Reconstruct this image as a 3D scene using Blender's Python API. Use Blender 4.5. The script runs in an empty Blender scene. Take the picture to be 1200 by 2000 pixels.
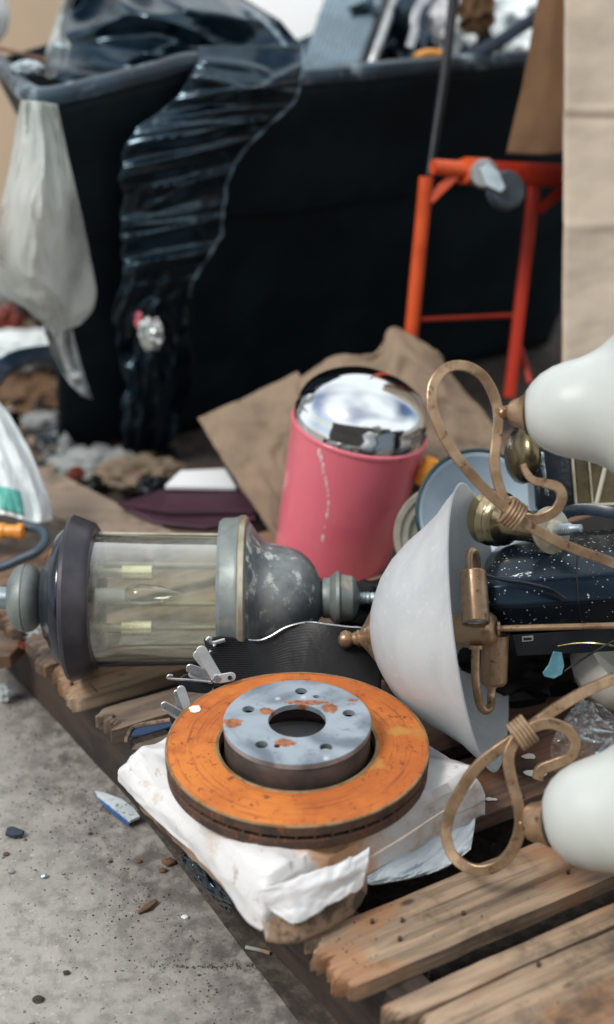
import bpy, bmesh, math, random
from mathutils import Vector, Matrix, noise
random.seed(7)
R = math.radians
SC = bpy.context.scene
COL = SC.collection
# ------------------------------------------------------------------ camera
F = 2778.0; PITCH = R(26); HC = 1.12
cd = bpy.data.cameras.new('camera'); cam = bpy.data.objects.new('camera', cd); COL.objects.link(cam)
cam.location = (0, 0, HC); cam.rotation_euler = (R(90) - PITCH, 0, 0)
cd.sensor_fit = 'VERTICAL'; cd.sensor_height = 36; cd.lens = 50; cd.clip_start = .05; cd.clip_end = 200
cd.dof.use_dof = True; cd.dof.focus_distance = 1.60; cd.dof.aperture_fstop = 2.3
SC.camera = cam
# ------------------------------------------------------------------ sky and sun
world = bpy.data.worlds.new('World'); SC.world = world; world.use_nodes = True
SUN_EL, SUN_AZ = R(52), R(-125)            # azimuth from +Y, clockwise
wn = world.node_tree; wn.nodes.clear()
sky = wn.nodes.new('ShaderNodeTexSky'); sky.sky_type = 'NISHITA'; sky.sun_disc = False
sky.sun_elevation = SUN_EL; sky.sun_rotation = SUN_AZ
sky.air_density = 1.0; sky.dust_density = 2.0
wtc = wn.nodes.new('ShaderNodeTexCoord'); wno = wn.nodes.new('ShaderNodeTexNoise')
wno.inputs['Scale'].default_value = .8; wno.inputs['Detail'].default_value = 2
wr = wn.nodes.new('ShaderNodeValToRGB'); wr.color_ramp.elements[0].position = .36; wr.color_ramp.elements[1].position = .54
wmx = wn.nodes.new('ShaderNodeMix'); wmx.data_type = 'RGBA'; wmx.inputs['B'].default_value = (9.5, 9.9, 10.2, 1)
wbg = wn.nodes.new('ShaderNodeBackground'); wbg.inputs['Strength'].default_value = .10
wo = wn.nodes.new('ShaderNodeOutputWorld'); L = wn.links.new
L(wtc.outputs['Generated'], wno.inputs['Vector']); L(wno.outputs['Fac'], wr.inputs['Fac'])
L(wr.outputs['Color'], wmx.inputs['Factor']); L(sky.outputs['Color'], wmx.inputs['A'])
L(wmx.outputs['Result'], wbg.inputs['Color']); L(wbg.outputs['Background'], wo.inputs['Surface'])
sl = bpy.data.lights.new('sun', 'SUN'); sl.energy = 1.9; sl.angle = R(16); sl.color = (1, .96, .9)
so = bpy.data.objects.new('sun', sl); COL.objects.link(so)
sd = Vector((math.sin(SUN_AZ) * math.cos(SUN_EL), math.cos(SUN_AZ) * math.cos(SUN_EL), math.sin(SUN_EL)))
so.rotation_euler = sd.to_track_quat('Z', 'Y').to_euler(); so.location = sd * 8
SC.view_settings.view_transform = 'Standard'; SC.view_settings.look = 'None'
SC.view_settings.exposure = 0.32; SC.view_settings.gamma = 1; SC.view_settings.use_curve_mapping = False

# ------------------------------------------------------------------ pixel helpers (1200 x 2000 photograph)
CP, SP = math.cos(PITCH), math.sin(PITCH)
CAM = Vector((0, 0, HC))
def W(px, py, d):
    a = (px - 600) / F * d; b = (py - 1000) / F * d
    return Vector((a, d * CP - b * SP, HC - d * SP - b * CP))
def DZ(py, z): return (HC - z) / (SP + (py - 1000) / F * CP)
def G(px, py, z): return W(px, py, DZ(py, z))
def S(px, d): return px * d / F
VIEW = Vector((0, CP, -SP)); UPV = Vector((0, SP, CP)); RIGHT = Vector((1, 0, 0))
def nz(p, s=1.0, o=0.0): return noise.noise(Vector((p[0] * s + o, p[1] * s + o * .7, p[2] * s - o)))
def fr(p, s=1.0, o=0.0, oc=4):
    v = 0; a = 1; q = s
    for i in range(oc):
        v += a * nz(p, q, o + i * 3.1); a *= .5; q *= 2.03
    return v
def rid(p, s=1.0, o=0.0, oc=3):
    v = 0; a = 1; q = s
    for i in range(oc):
        v += a * (1 - 2.6 * abs(nz(p, q, o + i * 5.3))); a *= .5; q *= 1.9
    return v
def cr(P, n=8, closed=False):
    out = []; N = len(P)
    segs = N if closed else N - 1
    for i in range(segs):
        if closed: a, b, c, d = P[(i - 1) % N], P[i], P[(i + 1) % N], P[(i + 2) % N]
        else: a, b, c, d = P[max(i - 1, 0)], P[i], P[i + 1], P[min(i + 2, N - 1)]
        a, b, c, d = Vector(a), Vector(b), Vector(c), Vector(d)
        for k in range(n):
            t = k / n
            out.append(.5 * ((2 * b) + (c - a) * t + (2 * a - 5 * b + 4 * c - d) * t * t + (3 * b - a - 3 * c + d) * t ** 3))
    if not closed: out.append(Vector(P[-1]))
    return out
def lerp(a, b, t): return a + (b - a) * t
def table(T, x):
    if x <= T[0][0]: return T[0][1:]
    for i in range(len(T) - 1):
        if x <= T[i + 1][0]:
            t = (x - T[i][0]) / (T[i + 1][0] - T[i][0])
            return tuple(lerp(T[i][k], T[i + 1][k], t) for k in range(1, len(T[i])))
    return T[-1][1:]

# ------------------------------------------------------------------ mesh builder (world coordinates)
class MB:
    def __init__(s): s.v = []; s.f = []
    def add(s, V, Fc):
        o = len(s.v); s.v += [Vector(p) for p in V]; s.f += [tuple(i + o for i in f) for f in Fc]; return s
    def grid(s, fn, nu, nv, cu=False, cv=False):
        V = [fn(i / (nu if cu else nu - 1), j / (nv if cv else nv - 1)) for j in range(nv) for i in range(nu)]
        Fc = []
        for j in range(nv if cv else nv - 1):
            for i in range(nu if cu else nu - 1):
                a = j * nu + i; b = j * nu + (i + 1) % nu
                c = ((j + 1) % nv) * nu + (i + 1) % nu; d = ((j + 1) % nv) * nu + i
                Fc.append((a, b, c, d))
        return s.add(V, Fc)
    def lathe(s, prof, org, ax, seg=48, cap=True, wob=None):
        ax = Vector(ax).normalized(); x = ax.orthogonal().normalized(); y = ax.cross(x)
        V = []; n = len(prof)
        for k, (t, r) in enumerate(prof):
            for i in range(seg):
                a = 2 * math.pi * i / seg; rr = r if wob is None else r * wob(t, a)
                V.append(Vector(org) + ax * t + (x * math.cos(a) + y * math.sin(a)) * rr)
        Fc = [(j * seg + i, j * seg + (i + 1) % seg, (j + 1) * seg + (i + 1) % seg, (j + 1) * seg + i) for j in range(n - 1) for i in range(seg)]
        if cap:
            if prof[0][1] > 1e-6: Fc.append(tuple(range(seg))[::-1])
            if prof[-1][1] > 1e-6: Fc.append(tuple((n - 1) * seg + i for i in range(seg)))
        return s.add(V, Fc)
    def sweep(s, P, sec, ref=VIEW, closed=False, scale=None):
        n = len(P); m = len(sec); V = []
        for i in range(n):
            if closed: t = P[(i + 1) % n] - P[i - 1]
            else: t = P[min(i + 1, n - 1)] - P[max(i - 1, 0)]
            t.normalize(); b = t.cross(ref)
            if b.length < 1e-4: b = t.orthogonal()
            b.normalize(); c = b.cross(t)
            k = scale(i / (n - 1)) if scale else 1
            for (u, w) in sec: V.append(P[i] + b * u * k + c * w * k)
        Fc = []
        for i in range(n if closed else n - 1):
            j = (i + 1) % n
            for k in range(m): Fc.append((i * m + k, i * m + (k + 1) % m, j * m + (k + 1) % m, j * m + k))
        if not closed: Fc.append(tuple(range(m))[::-1]); Fc.append(tuple((n - 1) * m + k for k in range(m)))
        return s.add(V, Fc)
    def box(s, c, dx, dy, dz, ax=RIGHT, ay=Vector((0, 1, 0)), az=Vector((0, 0, 1))):
        V = [Vector(c) + ax * dx * i + ay * dy * j + az * dz * k for k in (-.5, .5) for j in (-.5, .5) for i in (-.5, .5)]
        return s.add(V, [(0, 2, 3, 1), (4, 5, 7, 6), (0, 1, 5, 4), (2, 6, 7, 3), (0, 4, 6, 2), (1, 3, 7, 5)])
    def plate(s, P, off):                  # outline P (3-D) thickened along vector off
        n = len(P); V = list(P) + [p + off for p in P]
        return s.add(V, [tuple(range(n)), tuple(range(n, 2 * n))[::-1]] + [(i, i + n, (i + 1) % n + n, (i + 1) % n) for i in range(n)])
    def blob(s, c, rx, ry, rz, amp=.2, sc=3, sub=4, o=0, ridged=False, flat=False):
        bm = bmesh.new(); bmesh.ops.create_icosphere(bm, subdivisions=sub, radius=1)
        V = []
        for v in bm.verts:
            k = 1 + amp * (rid(v.co, sc, o) - .5 if ridged else fr(v.co, sc, o))
            p = v.co * k
            V.append(Vector(c) + Vector((p.x * rx, p.y * ry, (max(p.z, -.55) if flat else p.z) * rz)))
        Fc = [tuple(v.index for v in f.verts) for f in bm.faces]; bm.free()
        return s.add(V, Fc)
    def build(s, name, mat, parent=None, smooth=True, bevel=0, solid=0, sub=0, angle=35, soff=0):
        o0 = Vector((0, 0, 0)); q = parent
        while q is not None: o0 = o0 + Vector(q.location); q = q.parent
        base = o0
        if parent is None and s.v:
            base = sum(s.v, Vector()) / len(s.v); base.z = min(p.z for p in s.v)
        me = bpy.data.meshes.new(name); me.from_pydata([tuple(p - base) for p in s.v], [], s.f)
        bm = bmesh.new(); bm.from_mesh(me); bmesh.ops.recalc_face_normals(bm, faces=bm.faces); bm.to_mesh(me); bm.free()
        me.materials.append(mat)
        if smooth:
            me.polygons.foreach_set('use_smooth', [True] * len(me.polygons))
            try: me.set_sharp_from_angle(angle=R(angle))
            except Exception: pass
        ob = bpy.data.objects.new(name, me); COL.objects.link(ob)
        if parent is None: ob.location = base
        else: ob.parent = parent
        if solid:
            m = ob.modifiers.new('s', 'SOLIDIFY'); m.thickness = solid; m.offset = soff
        if bevel:
            m = ob.modifiers.new('b', 'BEVEL'); m.width = bevel; m.segments = 2; m.limit_method = 'ANGLE'; m.angle_limit = R(40)
        if sub:
            m = ob.modifiers.new('u', 'SUBSURF'); m.levels = sub; m.render_levels = sub
        return ob
def tag(o, label, cat, group=None, kind=None):
    o['label'] = label; o['category'] = cat
    if group: o['group'] = group
    if kind: o['kind'] = kind
    return o
def thing(name, label, cat, loc, group=None):
    o = bpy.data.objects.new(name, None); COL.objects.link(o); o.location = loc; o.empty_display_size = .05
    return tag(o, label, cat, group)
def circ(r, n=12, r2=None): return [(r * math.cos(2 * math.pi * i / n), (r2 or r) * math.sin(2 * math.pi * i / n)) for i in range(n)]
def rrect(w, h, c):
    w /= 2; h /= 2; o = []
    for (sx, sy, a0) in ((1, 1, 0), (-1, 1, 90), (-1, -1, 180), (1, -1, 270)):
        for a in (0, 45, 90): o.append((sx * (w - c) + c * math.cos(R(a0 + a)), sy * (h - c) + c * math.sin(R(a0 + a))))
    return o
def curve_solid(outer, holes, z, thick, bev=0):      # flat plate with true holes, in the XY plane
    cu = bpy.data.curves.new('tmp', 'CURVE'); cu.dimensions = '2D'; cu.fill_mode = 'BOTH'; cu.extrude = thick / 2 - bev; cu.bevel_depth = bev; cu.bevel_resolution = 1
    for ring in [outer] + holes:
        sp = cu.splines.new('POLY'); sp.points.add(len(ring) - 1); sp.use_cyclic_u = True
        for p, (x, y) in zip(sp.points, ring): p.co = (x, y, 0, 1)
    ob = bpy.data.objects.new('tmp', cu); COL.objects.link(ob); bpy.context.view_layer.update()
    me = bpy.data.meshes.new_from_object(ob.evaluated_get(bpy.context.evaluated_depsgraph_get()))
    V = [v.co + Vector((0, 0, z)) for v in me.vertices]; Fc = [tuple(p.vertices) for p in me.polygons]
    bpy.data.objects.remove(ob); bpy.data.curves.remove(cu); bpy.data.meshes.remove(me)
    return V, Fc

# ------------------------------------------------------------------ materials
class NT:
    def __init__(s, name):
        s.m = bpy.data.materials.new(name); s.m.use_nodes = True; s.t = s.m.node_tree; s.n = s.t.nodes
        s.b = s.n['Principled BSDF']; s.tc = s.n.new('ShaderNodeTexCoord'); s.co = s.tc.outputs['Object']
    def L(s, a, b): s.t.links.new(a, b)
    def map(s, scale=(1, 1, 1), rot=(0, 0, 0), loc=(0, 0, 0), src=None):
        n = s.n.new('ShaderNodeMapping'); n.inputs['Scale'].default_value = scale; n.inputs['Rotation'].default_value = rot; n.inputs['Location'].default_value = loc
        s.L(src or s.co, n.inputs['Vector']); return n.outputs[0]
    def noise(s, sc, det=5, ro=.6, src=None, dist=0):
        n = s.n.new('ShaderNodeTexNoise'); n.inputs['Scale'].default_value = sc; n.inputs['Detail'].default_value = det; n.inputs['Roughness'].default_value = ro; n.inputs['Distortion'].default_value = dist
        s.L(src or s.co, n.inputs['Vector']); return n.outputs['Fac']
    def voro(s, sc, src=None, rand=1):
        n = s.n.new('ShaderNodeTexVoronoi'); n.inputs['Scale'].default_value = sc; n.inputs['Randomness'].default_value = rand; s.L(src or s.co, n.inputs['Vector']); return n.outputs['Distance']
    def ramp(s, f, a, b, inv=False):
        n = s.n.new('ShaderNodeMapRange'); n.interpolation_type = 'SMOOTHSTEP'
        n.inputs['From Min'].default_value = a; n.inputs['From Max'].default_value = b
        if inv: n.inputs['To Min'].default_value = 1; n.inputs['To Max'].default_value = 0
        s.L(f, n.inputs['Value']); return n.outputs[0]
    def math(s, op, a, b=None, v=None):
        n = s.n.new('ShaderNodeMath'); n.operation = op; n.use_clamp = False
        if isinstance(a, (int, float)): n.inputs[0].default_value = a
        else: s.L(a, n.inputs[0])
        if b is not None:
            if isinstance(b, (int, float)): n.inputs[1].default_value = b
            else: s.L(b, n.inputs[1])
        return n.outputs[0]
    def mix(s, f, a, b):
        n = s.n.new('ShaderNodeMix'); n.data_type = 'RGBA'
        if isinstance(f, (int, float)): n.inputs['Factor'].default_value = f
        else: s.L(f, n.inputs['Factor'])
        for k, x in (('A', a), ('B', b)):
            if isinstance(x, tuple): n.inputs[k].default_value = (*x[:3], 1)
            else: s.L(x, n.inputs[k])
        return n.outputs['Result']
    def col(s, c):
        if isinstance(c, tuple): s.b.inputs['Base Color'].default_value = (*c, 1)
        else: s.L(c, s.b.inputs['Base Color'])
    def set(s, k, v):
        if isinstance(v, (int, float, tuple)): s.b.inputs[k].default_value = v
        else: s.L(v, s.b.inputs[k])
    def bump(s, h, st=.3, d=.002):
        n = s.n.new('ShaderNodeBump'); n.inputs['Strength'].default_value = st; n.inputs['Distance'].default_value = d
        s.L(h, n.inputs['Height'])
        if s.b.inputs['Normal'].is_linked: s.L(s.b.inputs['Normal'].links[0].from_socket, n.inputs['Normal'])
        s.L(n.outputs[0], s.b.inputs['Normal'])
def mat(name, c1, c2=None, sc=12, rough=.5, metal=0, bump=.2, bsc=60, bd=.0015, lo=.4, hi=.65, rv=.15, c3=None, sc3=60, lo3=.62, hi3=.68, **kw):
    t = NT(name); c2 = c2 or tuple(x * .7 for x in c1)
    n1 = t.noise(sc); c = t.mix(t.ramp(n1, lo, hi), c1, c2)
    if c3: c = t.mix(t.ramp(t.noise(sc3, 4, .7), lo3, hi3), c, c3)
    t.col(c)
    nr = t.noise(sc * 2.3, 4); t.set('Roughness', t.math('ADD', t.math('MULTIPLY', nr, rv * 2), rough - rv))
    t.set('Metallic', metal)
    if bump: t.bump(t.noise(bsc, 5), bump, bd)
    for k, v in kw.items(): t.set(k.replace('_', ' '), v)
    return t.m

M = {}
# concrete
t = NT('concrete'); n1 = t.noise(3, 6, .65); n2 = t.noise(45, 6, .7); n3 = t.voro(170); n4 = t.noise(9, 5, .7)
c = t.mix(t.ramp(n1, .35, .65), (.43, .405, .37), (.33, .31, .285))
c = t.mix(t.math('MULTIPLY', t.ramp(n2, .42, .68), .8), c, (.21, .195, .175))
c = t.mix(t.ramp(t.noise(150, 3, .7), .62, .70), c, (.50, .48, .44))
c = t.mix(t.ramp(t.noise(120, 3, .7, src=t.map(loc=(5, 2, 0))), .64, .70), c, (.055, .05, .045))
c = t.mix(t.math('MULTIPLY', t.ramp(n4, .58, .72), .5), c, (.12, .105, .09))
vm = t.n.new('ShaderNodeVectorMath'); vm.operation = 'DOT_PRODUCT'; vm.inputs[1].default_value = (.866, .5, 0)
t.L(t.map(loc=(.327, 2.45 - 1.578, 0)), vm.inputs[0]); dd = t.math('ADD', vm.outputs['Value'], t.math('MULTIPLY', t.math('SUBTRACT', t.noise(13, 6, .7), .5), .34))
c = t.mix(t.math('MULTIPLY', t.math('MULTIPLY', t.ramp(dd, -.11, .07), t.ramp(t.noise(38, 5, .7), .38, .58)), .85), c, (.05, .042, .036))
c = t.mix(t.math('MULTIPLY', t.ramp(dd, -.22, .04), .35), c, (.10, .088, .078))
t.col(c); t.set('Roughness', .85); t.bump(n2, .5, .003); t.bump(t.noise(200, 4), .5, .001); M['concrete'] = t.m
t = NT('far_concrete'); t.col(t.mix(t.ramp(t.noise(3, 6, .65), .35, .65), (.30, .28, .255), (.22, .205, .19))); t.set('Roughness', .85); M['far_concrete'] = t.m
# wood of the pallet
def wood(name, a, b, d, stain=None, warm=.5):
    t = NT(name); st = t.map((3, 26, 26)); st2 = t.map((6, 130, 130))
    g1 = t.noise(1.6, 6, .6, st, .6); g2 = t.noise(1, 5, .7, st2)
    c = t.mix(t.ramp(g1, .42, .58), a, b); c = t.mix(t.math('MULTIPLY', t.ramp(g2, .46, .66), .5), c, d); c = t.mix(t.math('MULTIPLY', t.ramp(t.noise(1.3, 3, .5, t.map((2, 60, 60), loc=(7, 0, 0))), .60, .68), .5), c, tuple(x * .4 for x in d)); c = t.mix(t.math('MULTIPLY', t.ramp(t.noise(16, 6, .75), .54, .68), .28), c, tuple(min(1, x * 1.25) for x in a))
    big = t.noise(5, 4, .6, t.map((1, 2, 1), loc=(3, 1, 0)))
    if stain: c = t.mix(t.math('MULTIPLY', t.ramp(big, .50, .62), warm), c, stain)
    gr = t.noise(7, 5, .7, t.map((1, 1, 1), loc=(9, 4, 2))); c = t.mix(t.math('MULTIPLY', t.ramp(gr, .52, .70), .75), c, tuple(x * .35 for x in d))
    kn = t.voro(11, t.map((1, 2.2, 1))); c = t.mix(t.math('MULTIPLY', t.ramp(kn, .05, .13, True), .85), c, (.035, .022, .018))
    t.col(c); t.set('Roughness', .75); t.bump(g1, .3, .003); t.bump(g2, .45, .0015); t.bump(t.noise(60, 5), .4, .0015); return t.m
M['wood'] = wood('weathered_pallet_wood', (.39, .28, .185), (.255, .185, .125), (.11, .075, .05), (.36, .15, .055), .55)
M['wood_dark'] = wood('dark_wet_wood', (.17, .095, .06), (.11, .065, .045), (.045, .03, .022), (.22, .08, .035), .4)
M['wood_grey'] = wood('grey_wood', (.22, .165, .12), (.135, .10, .078), (.06, .045, .035), (.25, .12, .05), .5)
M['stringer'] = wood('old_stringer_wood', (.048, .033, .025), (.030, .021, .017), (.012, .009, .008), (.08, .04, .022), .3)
M['board'] = wood('flat_board_wood', (.33, .25, .185), (.26, .20, .15), (.17, .13, .10))
# rust
t = NT('rusted_friction_face'); sp = t.n.new('ShaderNodeSeparateXYZ'); t.L(t.co, sp.inputs[0])
rr = t.math('SQRT', t.math('ADD', t.math('POWER', sp.outputs[0], 2), t.math('POWER', sp.outputs[1], 2)))
cb = t.n.new('ShaderNodeCombineXYZ'); t.L(t.math('MULTIPLY', rr, 260), cb.inputs[0])
ang = t.math('ARCTAN2', sp.outputs[1], sp.outputs[0]); t.L(t.math('MULTIPLY', ang, 1.2), cb.inputs[1])
gro = t.noise(1, 4, .7, cb.outputs[0])
c = t.mix(t.ramp(t.noise(9, 5), .38, .62), (.61, .19, .032), (.44, .115, .02))
c = t.mix(t.math('MULTIPLY', t.ramp(t.noise(26, 6, .75, t.map(loc=(1, 8, 3))), .50, .64), .6), c, (.36, .085, .016))
c = t.mix(t.math('MULTIPLY', t.ramp(gro, .52, .66), .75), c, (.24, .055, .012))
c = t.mix(t.ramp(t.noise(70, 6, .8), .57, .64), c, (.20, .05, .015))
c = t.mix(t.ramp(t.noise(130, 4, .8), .64, .70), c, (.08, .03, .015))
c = t.mix(t.math('MULTIPLY', t.ramp(t.noise(15, 3, .5, t.map(loc=(4, 4, 4))), .66, .73), .8), c, (.45, .24, .05))
t.col(c); t.set('Roughness', .8); t.bump(gro, .35, .001); t.bump(t.noise(160, 5), .3, .0008); M['rust_face'] = t.m
M['rust_edge'] = mat('dark_rusted_edge', (.10, .055, .035), (.05, .032, .025), 60, .8, .2, .8, 120, .002, c3=(.22, .07, .025), sc3=70, lo3=.56, hi3=.64)
M['rust_lip'] = mat('pale_worn_edge', (.30, .22, .12), (.20, .12, .05), 60, .6, .3, .4)
t = NT('zinc_hub_face'); a = t.noise(11, 4, .5, dist=1.2)
c = t.mix(t.ramp(a, .38, .62), (.36, .42, .47), (.15, .185, .215)); c = t.mix(t.ramp(t.voro(24), .03, .12, True), c, (.52, .59, .64))
_dc = G(581, 1452, .235); nzd = t.math('MULTIPLY', t.math('SUBTRACT', t.noise(110, 5, .7), .5), 1.9)
for (px, py, rr1, rr2) in [(521, 1389, .009, .006), (645, 1383, .009, .009), (455, 1412, .010, .009), (556, 1450, .011, .007), (600, 1372, .022, .005), (690, 1368, .006, .003)]:
    q_ = G(px, py, .2645); mp = t.map((1 / rr1, 1 / rr2, 0), loc=(-(q_.x - _dc.x) / rr1, -(q_.y - _dc.y) / rr2, 0))
    ln = t.n.new('ShaderNodeVectorMath'); ln.operation = 'LENGTH'; t.L(mp, ln.inputs[0])
    c = t.mix(t.math('MULTIPLY', t.ramp(t.math('ADD', ln.outputs['Value'], nzd), .75, 1.15, True), .92), c, t.mix(t.ramp(t.noise(160, 3), .4, .6), (.46, .14, .03), (.22, .07, .025)))
c = t.mix(t.math('MULTIPLY', t.ramp(t.noise(60, 6, .75), .56, .68), .5), c, (.12, .13, .14))
t.col(c); t.set('Roughness', .42); t.set('Metallic', .45); t.bump(t.noise(90, 4), .15, .0008); M['hub'] = t.m
M['hub_wall'] = mat('brown_hub_wall', (.065, .042, .034), (.035, .025, .022), 30, .6, .3, .4)
M['rust_patch'] = mat('bright_rust', (.50, .15, .03), (.30, .08, .02), 90, .85, 0, .6)
M['paintwhite'] = mat('white_paint', (.78, .76, .70), (.7, .66, .6), 60, .5)
# plastics, fabrics, metals
t = NT('white_plastic_sack'); c = t.mix(t.ramp(t.noise(7), .4, .65), (.69, .69, .68), (.60, .60, .595))
c = t.mix(t.math('MULTIPLY', t.ramp(t.noise(13, 6, .7, t.map(loc=(2, 2, 0))), .56, .70), .75), c, (.50, .38, .25))
c = t.mix(t.math('MULTIPLY', t.ramp(t.noise(55, 5, .75), .60, .68), .6), c, (.30, .22, .16))
ln = t.n.new('ShaderNodeVectorMath'); ln.operation = 'LENGTH'; t.L(t.map((16, 34, 8), loc=(-.75, 4.6, -.5)), ln.inputs[0])
c = t.mix(t.math('MULTIPLY', t.ramp(t.math('ADD', ln.outputs['Value'], t.math('MULTIPLY', t.math('SUBTRACT', t.noise(30, 5, .7), .5), 2)), .5, 1.3, True), .8), c, (.56, .27, .09))
t.col(c); t.set('Roughness', .45); dn = t.n.new('ShaderNodeMix'); dn.data_type = 'RGBA'; dn.inputs['Factor'].default_value = .09; nn_ = t.n.new('ShaderNodeTexNoise'); nn_.inputs['Scale'].default_value = 9; t.L(t.co, nn_.inputs['Vector']); t.L(t.co, dn.inputs['A']); t.L(nn_.outputs['Color'], dn.inputs['B'])
vo = t.n.new('ShaderNodeTexVoronoi'); vo.feature = 'DISTANCE_TO_EDGE'; vo.inputs['Scale'].default_value = 17; t.L(dn.outputs['Result'], vo.inputs['Vector'])
t.bump(t.ramp(vo.outputs['Distance'], 0, .35), .55, .005); t.bump(t.noise(26, 5), .4, .004); M['sack'] = t.m
M['sack_clean'] = mat('clean_white_plastic', (.76, .76, .76), (.70, .71, .72), 9, .4, 0, .25, 20, .004)
M['sack_blue'] = mat('thin_bluish_plastic', (.55, .62, .65), (.40, .47, .51), 12, .35, 0, .5, 26, .004)
M['kraft'] = mat('kraft_cardboard', (.30, .205, .13), (.20, .135, .085), 14, .85, 0, .7, 40, .004, c3=(.07, .05, .035), sc3=16, lo3=.52, hi3=.64)
M['kraft_pale'] = mat('pale_cardboard', (.47, .39, .305), (.40, .33, .255), 5, .85, 0, .25, 14, .006, c3=(.34, .26, .19), sc3=3, lo3=.55, hi3=.75)
M['kraft_brown'] = mat('brown_cardboard', (.13, .068, .030), (.09, .045, .02), 6, .9, 0, .2, 30)
M['kraft_old'] = mat('damp_cardboard', (.25, .185, .125), (.165, .12, .085), 7, .9, 0, .6, 30, .004, c3=(.07, .048, .033), sc3=9, lo3=.54, hi3=.70)
M['cart'] = mat('black_cart_plastic', (.0045, .010, .014), (.008, .018, .023), 6, .62, 0, .25, 90, .001, c3=(.013, .022, .026), sc3=30, lo3=.66, hi3=.78, Specular_IOR_Level=.16)
M['cart_rim'] = mat('scuffed_cart_rim', (.012, .024, .036), (.035, .065, .095), 6, .40, 0, .4, 70, .002, c3=(.24, .31, .35), sc3=16, lo3=.52, hi3=.66)
M['binbag'] = mat('black_bin_liner', (.002, .007, .013), (.004, .013, .023), 6, .22, 0, .12, 25, .003, rv=.05, Specular_Tint=(.6, .85, 1, 1), Specular_IOR_Level=.85)
M['binbag_edge'] = mat('pale_liner_edge', (.18, .26, .32), (.08, .13, .18), 40, .4, 0, .4)
t = NT('cloudy_plastic_film'); t.col(t.mix(t.ramp(t.noise(6), .4, .6), (.74, .78, .74), (.55, .60, .56))); t.set('Roughness', .4)
t.bump(t.noise(12, 5), .4, .01); tr = t.n.new('ShaderNodeBsdfTranslucent'); tr.inputs['Color'].default_value = (.6, .63, .58, 1)
tp = t.n.new('ShaderNodeBsdfTransparent'); m1 = t.n.new('ShaderNodeMixShader'); m2 = t.n.new('ShaderNodeMixShader')
m1.inputs[0].default_value = .35; t.L(t.b.outputs[0], m1.inputs[1]); t.L(tr.outputs[0], m1.inputs[2])
t.L(t.ramp(t.noise(5, 4, .6, t.map(loc=(3, 3, 3))), .35, .65), t.b.inputs['Coat Weight']); m2.inputs[0].default_value = .30; t.L(t.math('ADD', t.math('MULTIPLY', t.ramp(t.noise(5, 1, .5), .42, .62), .60), .30), m2.inputs[0]); t.L(m1.outputs[0], m2.inputs[1]); t.L(tp.outputs[0], m2.inputs[2]); t.L(m2.outputs[0], t.n['Material Output'].inputs[0]); M['film'] = t.m
M['film2'] = mat('whitish_film', (.50, .55, .55), (.36, .40, .41), 8, .4, 0, .4, 14, .006)
M['orange'] = mat('orange_painted_steel', (.62, .085, .018), (.50, .06, .012), 14, .42, 0, .15, 60, c3=(.20, .03, .01), sc3=30, lo3=.64, hi3=.72)
M['red'] = mat('red_orange_paint', (.50, .035, .012), (.40, .025, .010), 14, .45, 0, .15)
M['steel'] = mat('brushed_steel', (.55, .56, .56), (.40, .41, .42), 40, .32, 1, .15, 120, .0006)
M['steel_dull'] = mat('dull_silver_metal', (.52, .54, .54), (.38, .40, .41), 30, .42, .7, .2, 90, .0008)
M['zinc'] = mat('pale_zinc', (.42, .50, .53), (.28, .34, .37), 20, .4, .7, .2)
M['chrome'] = mat('chrome', (.80, .83, .84), (.74, .77, .78), 9, .06, 1, .02, 30, rv=.03)
t = NT('pink_enamel'); t.col(t.mix(t.ramp(t.noise(5), .4, .65), (.74, .165, .21), (.64, .12, .165))); t.set('Roughness', .30); t.set('Coat Weight', .35); t.bump(t.noise(30, 3), .05, .001); M['pink'] = t.m
M['pink_rim'] = mat('pink_rim', (.70, .17, .21), (.62, .13, .17), 9, .3, 0, 0)
M['drip'] = mat('dried_white_drip', (.80, .68, .66), (.70, .55, .55), 80, .5, 0, .4)
M['bronze'] = mat('antique_bronze_paint', (.40, .275, .17), (.28, .18, .105), 40, .33, .62, .3, 120, .0008, c3=(.12, .06, .03), sc3=75, lo3=.56, hi3=.70)
t = NT('alabaster_glass'); t.col(t.mix(t.ramp(t.noise(7, 4, .6, dist=1), .35, .65), (.56, .59, .555), (.51, .54, .51)))
t.set('Roughness', .33); t.set('Subsurface Weight', .25); t.set('Subsurface Radius', (.02, .02, .02)); t.set('Subsurface Scale', .3); t.bump(t.noise(140, 4), .08, .0008); M['alabaster'] = t.m
t = NT('frosted_bowl_glass'); nn = t.noise(130, 4, .7)
t.col(t.mix(t.ramp(nn, .55, .68), t.mix(t.ramp(t.noise(8, 4, .6, dist=1.5), .35, .65), (.74, .76, .755), (.63, .655, .66)), (.80, .83, .84)))
t.set('Roughness', .38); t.bump(nn, .2, .001); tr = t.n.new('ShaderNodeBsdfTranslucent'); tr.inputs['Color'].default_value = (.72, .76, .78, 1); m1 = t.n.new('ShaderNodeMixShader'); m1.inputs[0].default_value = .38
t.L(t.b.outputs[0], m1.inputs[1]); t.L(tr.outputs[0], m1.inputs[2]); t.L(m1.outputs[0], t.n['Material Output'].inputs[0]); M['bowl'] = t.m
M['patina'] = mat('verdigris_metal', (.24, .27, .255), (.15, .175, .175), 18, .5, .4, .35, 90, .001, c3=(.34, .29, .20), sc3=24, lo3=.55, hi3=.72)
M['lantern_dark'] = mat('dark_bronze_collar', (.075, .068, .078), (.045, .045, .055), 14, .38, .5, .25, 90, .001, c3=(.30, .31, .30), sc3=110, lo3=.70, hi3=.74)
M['lantern_black'] = mat('gloss_black_lacquer', (.008, .012, .02), (.015, .02, .03), 20, .12, 0, .15, 60, c3=(.3, .33, .33), sc3=150, lo3=.72, hi3=.76)
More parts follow.
